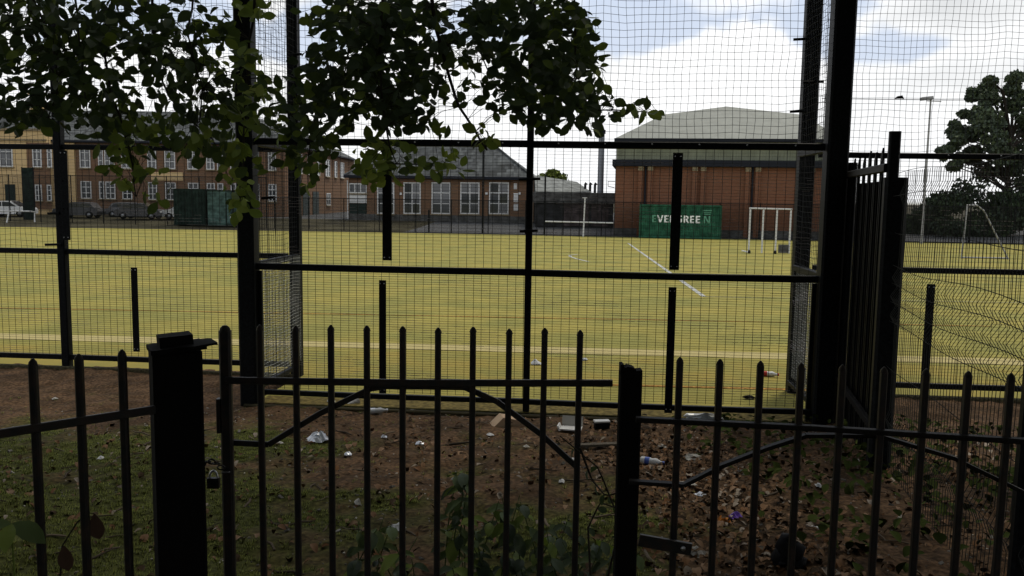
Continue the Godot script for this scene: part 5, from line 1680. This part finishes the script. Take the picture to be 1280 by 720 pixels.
	for i in 260:
		var x := rng.randf_range(-4.0, 3.0); var z := rng.randf_range(-8.0, -2.8)
		var l := rng.randf_range(0.05, 0.22)
		pl.append(Transform3D(Basis(Vector3.UP, rng.randf() * TAU).scaled(Vector3(l, l * 0.8, l)), Vector3(x, ground_y(x, z) + 0.006, z)))
		var k := rng.randf_range(0.5, 1.6)
		cs.append(Color(0.09 * k, 0.07 * k, 0.05 * k))
	tag(many("fallen_twigs", tb.mesh(), M.tinted, pl, cs), "small broken twigs strewn over the soil behind the railings", "twigs")
	# chips and crumbs of paler stuff on the soil
	var cm := MB.new()
	cm.box(Vector3.ZERO, Vector3(1, 0.4, 0.7))
	pl = []; cs = []
	for i in 3500:
		var x := rng.randf_range(-4.5, 3.5); var z := rng.randf_range(-8.1, -2.7)
		var s := rng.randf_range(0.004, 0.013) * (1.0 if rng.randf() < 0.95 else 2.4)
		pl.append(Transform3D(Basis.from_euler(Vector3(rng.randf_range(-0.6, 0.6), rng.randf() * TAU, rng.randf_range(-0.6, 0.6))).scaled(Vector3.ONE * s), Vector3(x, ground_y(x, z) + 0.004, z)))
		var k := rng.randf_range(0.06, 0.3) if rng.randf() < 0.9 else rng.randf_range(0.35, 0.6)
		cs.append(Color(k, k * 0.93, k * 0.82))
	tag(many("gravel", cm.mesh(), M.tinted, pl, cs), "small pale stones and crumbs scattered on the soil", "gravel")
	# short grass where the soil is mossy
	var bl := MB.new()
	for k in 5:
		var an := k * 1.26 + 0.3
		var d := Vector3(cos(an), 0, sin(an))
		var s := Vector3(-d.z, 0, d.x) * 0.003
		bl.tri(d * 0.006 - s, d * 0.006 + s, d * 0.02 + Vector3(0, 0.02, 0), Vector3(d.x * 0.5, 0.8, d.z * 0.5).normalized())
	pl = []; cs = []
	var tries := 0
	while pl.size() < 26000 and tries < 260000:
		tries += 1
		var x := rng.randf_range(-5.5, 1.2); var z := rng.randf_range(-8.4, -2.5)
		var c := soil_color(x, z)
		if c.g < c.r * 0.98 and rng.randf() > 0.02: continue
		var s := rng.randf_range(0.5, 1.2)
		pl.append(Transform3D(Basis(Vector3.UP, rng.randf() * TAU).scaled(Vector3(s, s * rng.randf_range(0.5, 1.2), s)), Vector3(x, ground_y(x, z) - 0.002, z)))
		var k := rng.randf_range(0.7, 1.3)
		cs.append(Color(0.15 * k, 0.17 * k, 0.042 * k))
	tag(many("grass", bl.mesh(), M.tinted, pl, cs), "short patchy grass on the shaded soil behind the railings", "grass")

# ---------------------------------------------------------------- weeds along the railings
func weeds():
	var dark := [M.leaves[0], M.leaves[1], M.leaves[2]]
	var kinds := [leaf_mesh(0.075, 0.045, 0.3, 0.4), leaf_mesh(0.09, 0.055, 0.2, 0.5), leaf_mesh(0.055, 0.036, 0.35, 0.3)]
	var n := 0
	var names := ["leafy weed left of the torn paper below the gate", "leafy weed behind the fourth gate bar", "tall leafy weed behind the sixth gate bar", "leafy weed behind the seventh gate bar", "low leafy weed between the middle gate bars", "leafy weed behind the ninth gate bar", "leafy weed near the gate's broken right end", "leafy weed close to the slim gate post"]
	for e in [[455, 0.30, 3.55], [500, 0.26, 3.4], [570, 0.46, 3.7], [612, 0.40, 3.5], [590, 0.22, 3.35], [655, 0.42, 3.6], [700, 0.36, 3.45], [745, 0.34, 3.3]]:
		var b := at(e[0], 700, e[2])
		b.y = ground_y(b.x, b.z) - 0.01
		var o := thing("nettle_weed", names[n], "weed", "weeds behind the gate", b)
		n += 1
		var stems := 4 + rng.randi() % 2
		for s in stems:
			var h: float = e[1] * rng.randf_range(0.75, 1.1)
			var lean := Vector3(rng.randf_range(-0.12, 0.12), 0, rng.randf_range(-0.1, 0.1))
			var m := MB.new(); m.tube([Vector3(0.03 * s - 0.05, 0, 0.02 * (s % 3)), Vector3(0.03 * s - 0.05, h * 0.5, 0.02 * (s % 3)) + lean * 0.3, Vector3(0.03 * s - 0.05, h, 0.02 * (s % 3)) + lean], [0.0035, 0.003, 0.0015], 5)
			obj("stem", m, M.leaves[1], o)
			var k := 0
			var y := h * 0.3
			while y < h:
				for sg in [0.0, PI]:
					var an: float = sg + k * 1.5 + rng.randf_range(-0.4, 0.4)
					var d := Vector3(cos(an), rng.randf_range(-0.5, 0.1), sin(an)).normalized()
					var l := MeshInstance3D.new()
					l.mesh = kinds[rng.randi() % 3]; l.material_override = dark[(rng.randi() % 5) / 2]
					l.transform = Transform3D(turn_to(d, Vector3(0.1, 1, 0.3).normalized()).scaled_local(Vector3.ONE * rng.randf_range(0.7, 1.15)), Vector3(0.03 * s - 0.05, y, 0.02 * (s % 3)) + lean * pow(y / h, 2.0))
					put(l, "leaf", o)
				k += 1
				y += rng.randf_range(0.05, 0.075)
	# bramble by the slim post
	var br := thing("bramble", "dark tangled bramble canes against the slim gate post", "bramble")
	for c in [[[725, 560], [740, 600], [757, 620], [790, 612]], [[738, 720], [735, 660], [750, 628], [786, 640]], [[790, 690], [770, 640], [748, 585], [700, 545]], [[760, 720], [772, 670], [780, 625], [785, 590]]]:
		var pts := []
		for q in c: pts.append(at(q[0], q[1], 2.95 + rng.randf_range(-0.08, 0.12)))
		var cur := Curve3D.new()
		for i in pts.size():
			var tg: Vector3 = (pts[mini(i + 1, pts.size() - 1)] - pts[maxi(i - 1, 0)]) * 0.17
			cur.add_point(pts[i], -tg, tg)
		var fine := []; var rad := []
		for i in 15: fine.append(cur.sample_baked(cur.get_baked_length() * i / 14.0)); rad.append(lerpf(0.0045, 0.0022, i / 14.0))
		var m := MB.new(); m.tube(fine, rad, 5); obj("cane", m, M.twig, br)
		for i in 4:
			var l := MeshInstance3D.new()
			l.mesh = kinds[2]; l.material_override = dark[0]
			l.transform = Transform3D(turn_to((rnd_dir() + Vector3.DOWN).normalized(), (rnd_dir() + Vector3(0, 0.5, 0.6)).normalized()).scaled_local(Vector3.ONE * 0.7), fine[3 + i * 3])
			put(l, "leaf", br)
	# dry drooping stem at the left
	var dw := thing("dry_weed", "dry arching weed with one drooping brown leaf behind the left railing", "weed")
	var pts2 := []
	for q in [[62, 722], [78, 682], [97, 652], [112, 641], [118, 642]]: pts2.append(at(q[0], q[1], 2.75))
	pts2[0].y = ground_y(pts2[0].x, pts2[0].z)
	var sm := MB.new(); sm.tube(pts2, [0.003, 0.0028, 0.0024, 0.002, 0.0015], 5); obj("stem", sm, M.twig, dw)
	var brown := mat(lin(0.075, 0.045, 0.03), 0.8)
	var lf := leaf_mesh(0.11, 0.06, 0.4, 0.2)
	for e in [[pts2[4], Vector3(0.1, -1, 0), 0.85], [pts2[1] + Vector3(0.005, 0, 0), Vector3(0.15, -1, 0.1), 0.8]]:
		var l := MeshInstance3D.new(); l.mesh = lf; l.material_override = brown
		l.transform = Transform3D(turn_to(e[1], Vector3(0.3, 0.1, 1)).scaled_local(Vector3.ONE * e[2]), e[0])
		put(l, "leaf", dw)
	var yw := thing("young_weed", "broad yellow green weed leaves at the bottom left corner", "weed")
	var yb := at(10, 715, 2.2); yb.y = ground_y(yb.x, yb.z)
	var ye := at(14, 655, 2.2)
	var ym := MB.new(); ym.tube([yb, yb.lerp(ye, 0.6) + Vector3(0.01, 0, 0), ye], [0.004, 0.003, 0.002], 5); obj("stem", ym, M.leaves[2], yw)
	for e in [[Vector3(1, -0.15, 0.2), 1.0, M.leaves[1]], [Vector3(-0.8, 0.1, 0.3), 0.9, M.leaves[1]], [Vector3(0.2, -0.3, 1), 0.8, M.leaves[2]]]:
		var l := MeshInstance3D.new(); l.mesh = kinds[1]; l.material_override = e[2]
		l.transform = Transform3D(turn_to(e[0], Vector3(0, 1, 0.5)).scaled_local(Vector3.ONE * e[1]), ye)
		put(l, "leaf", yw)
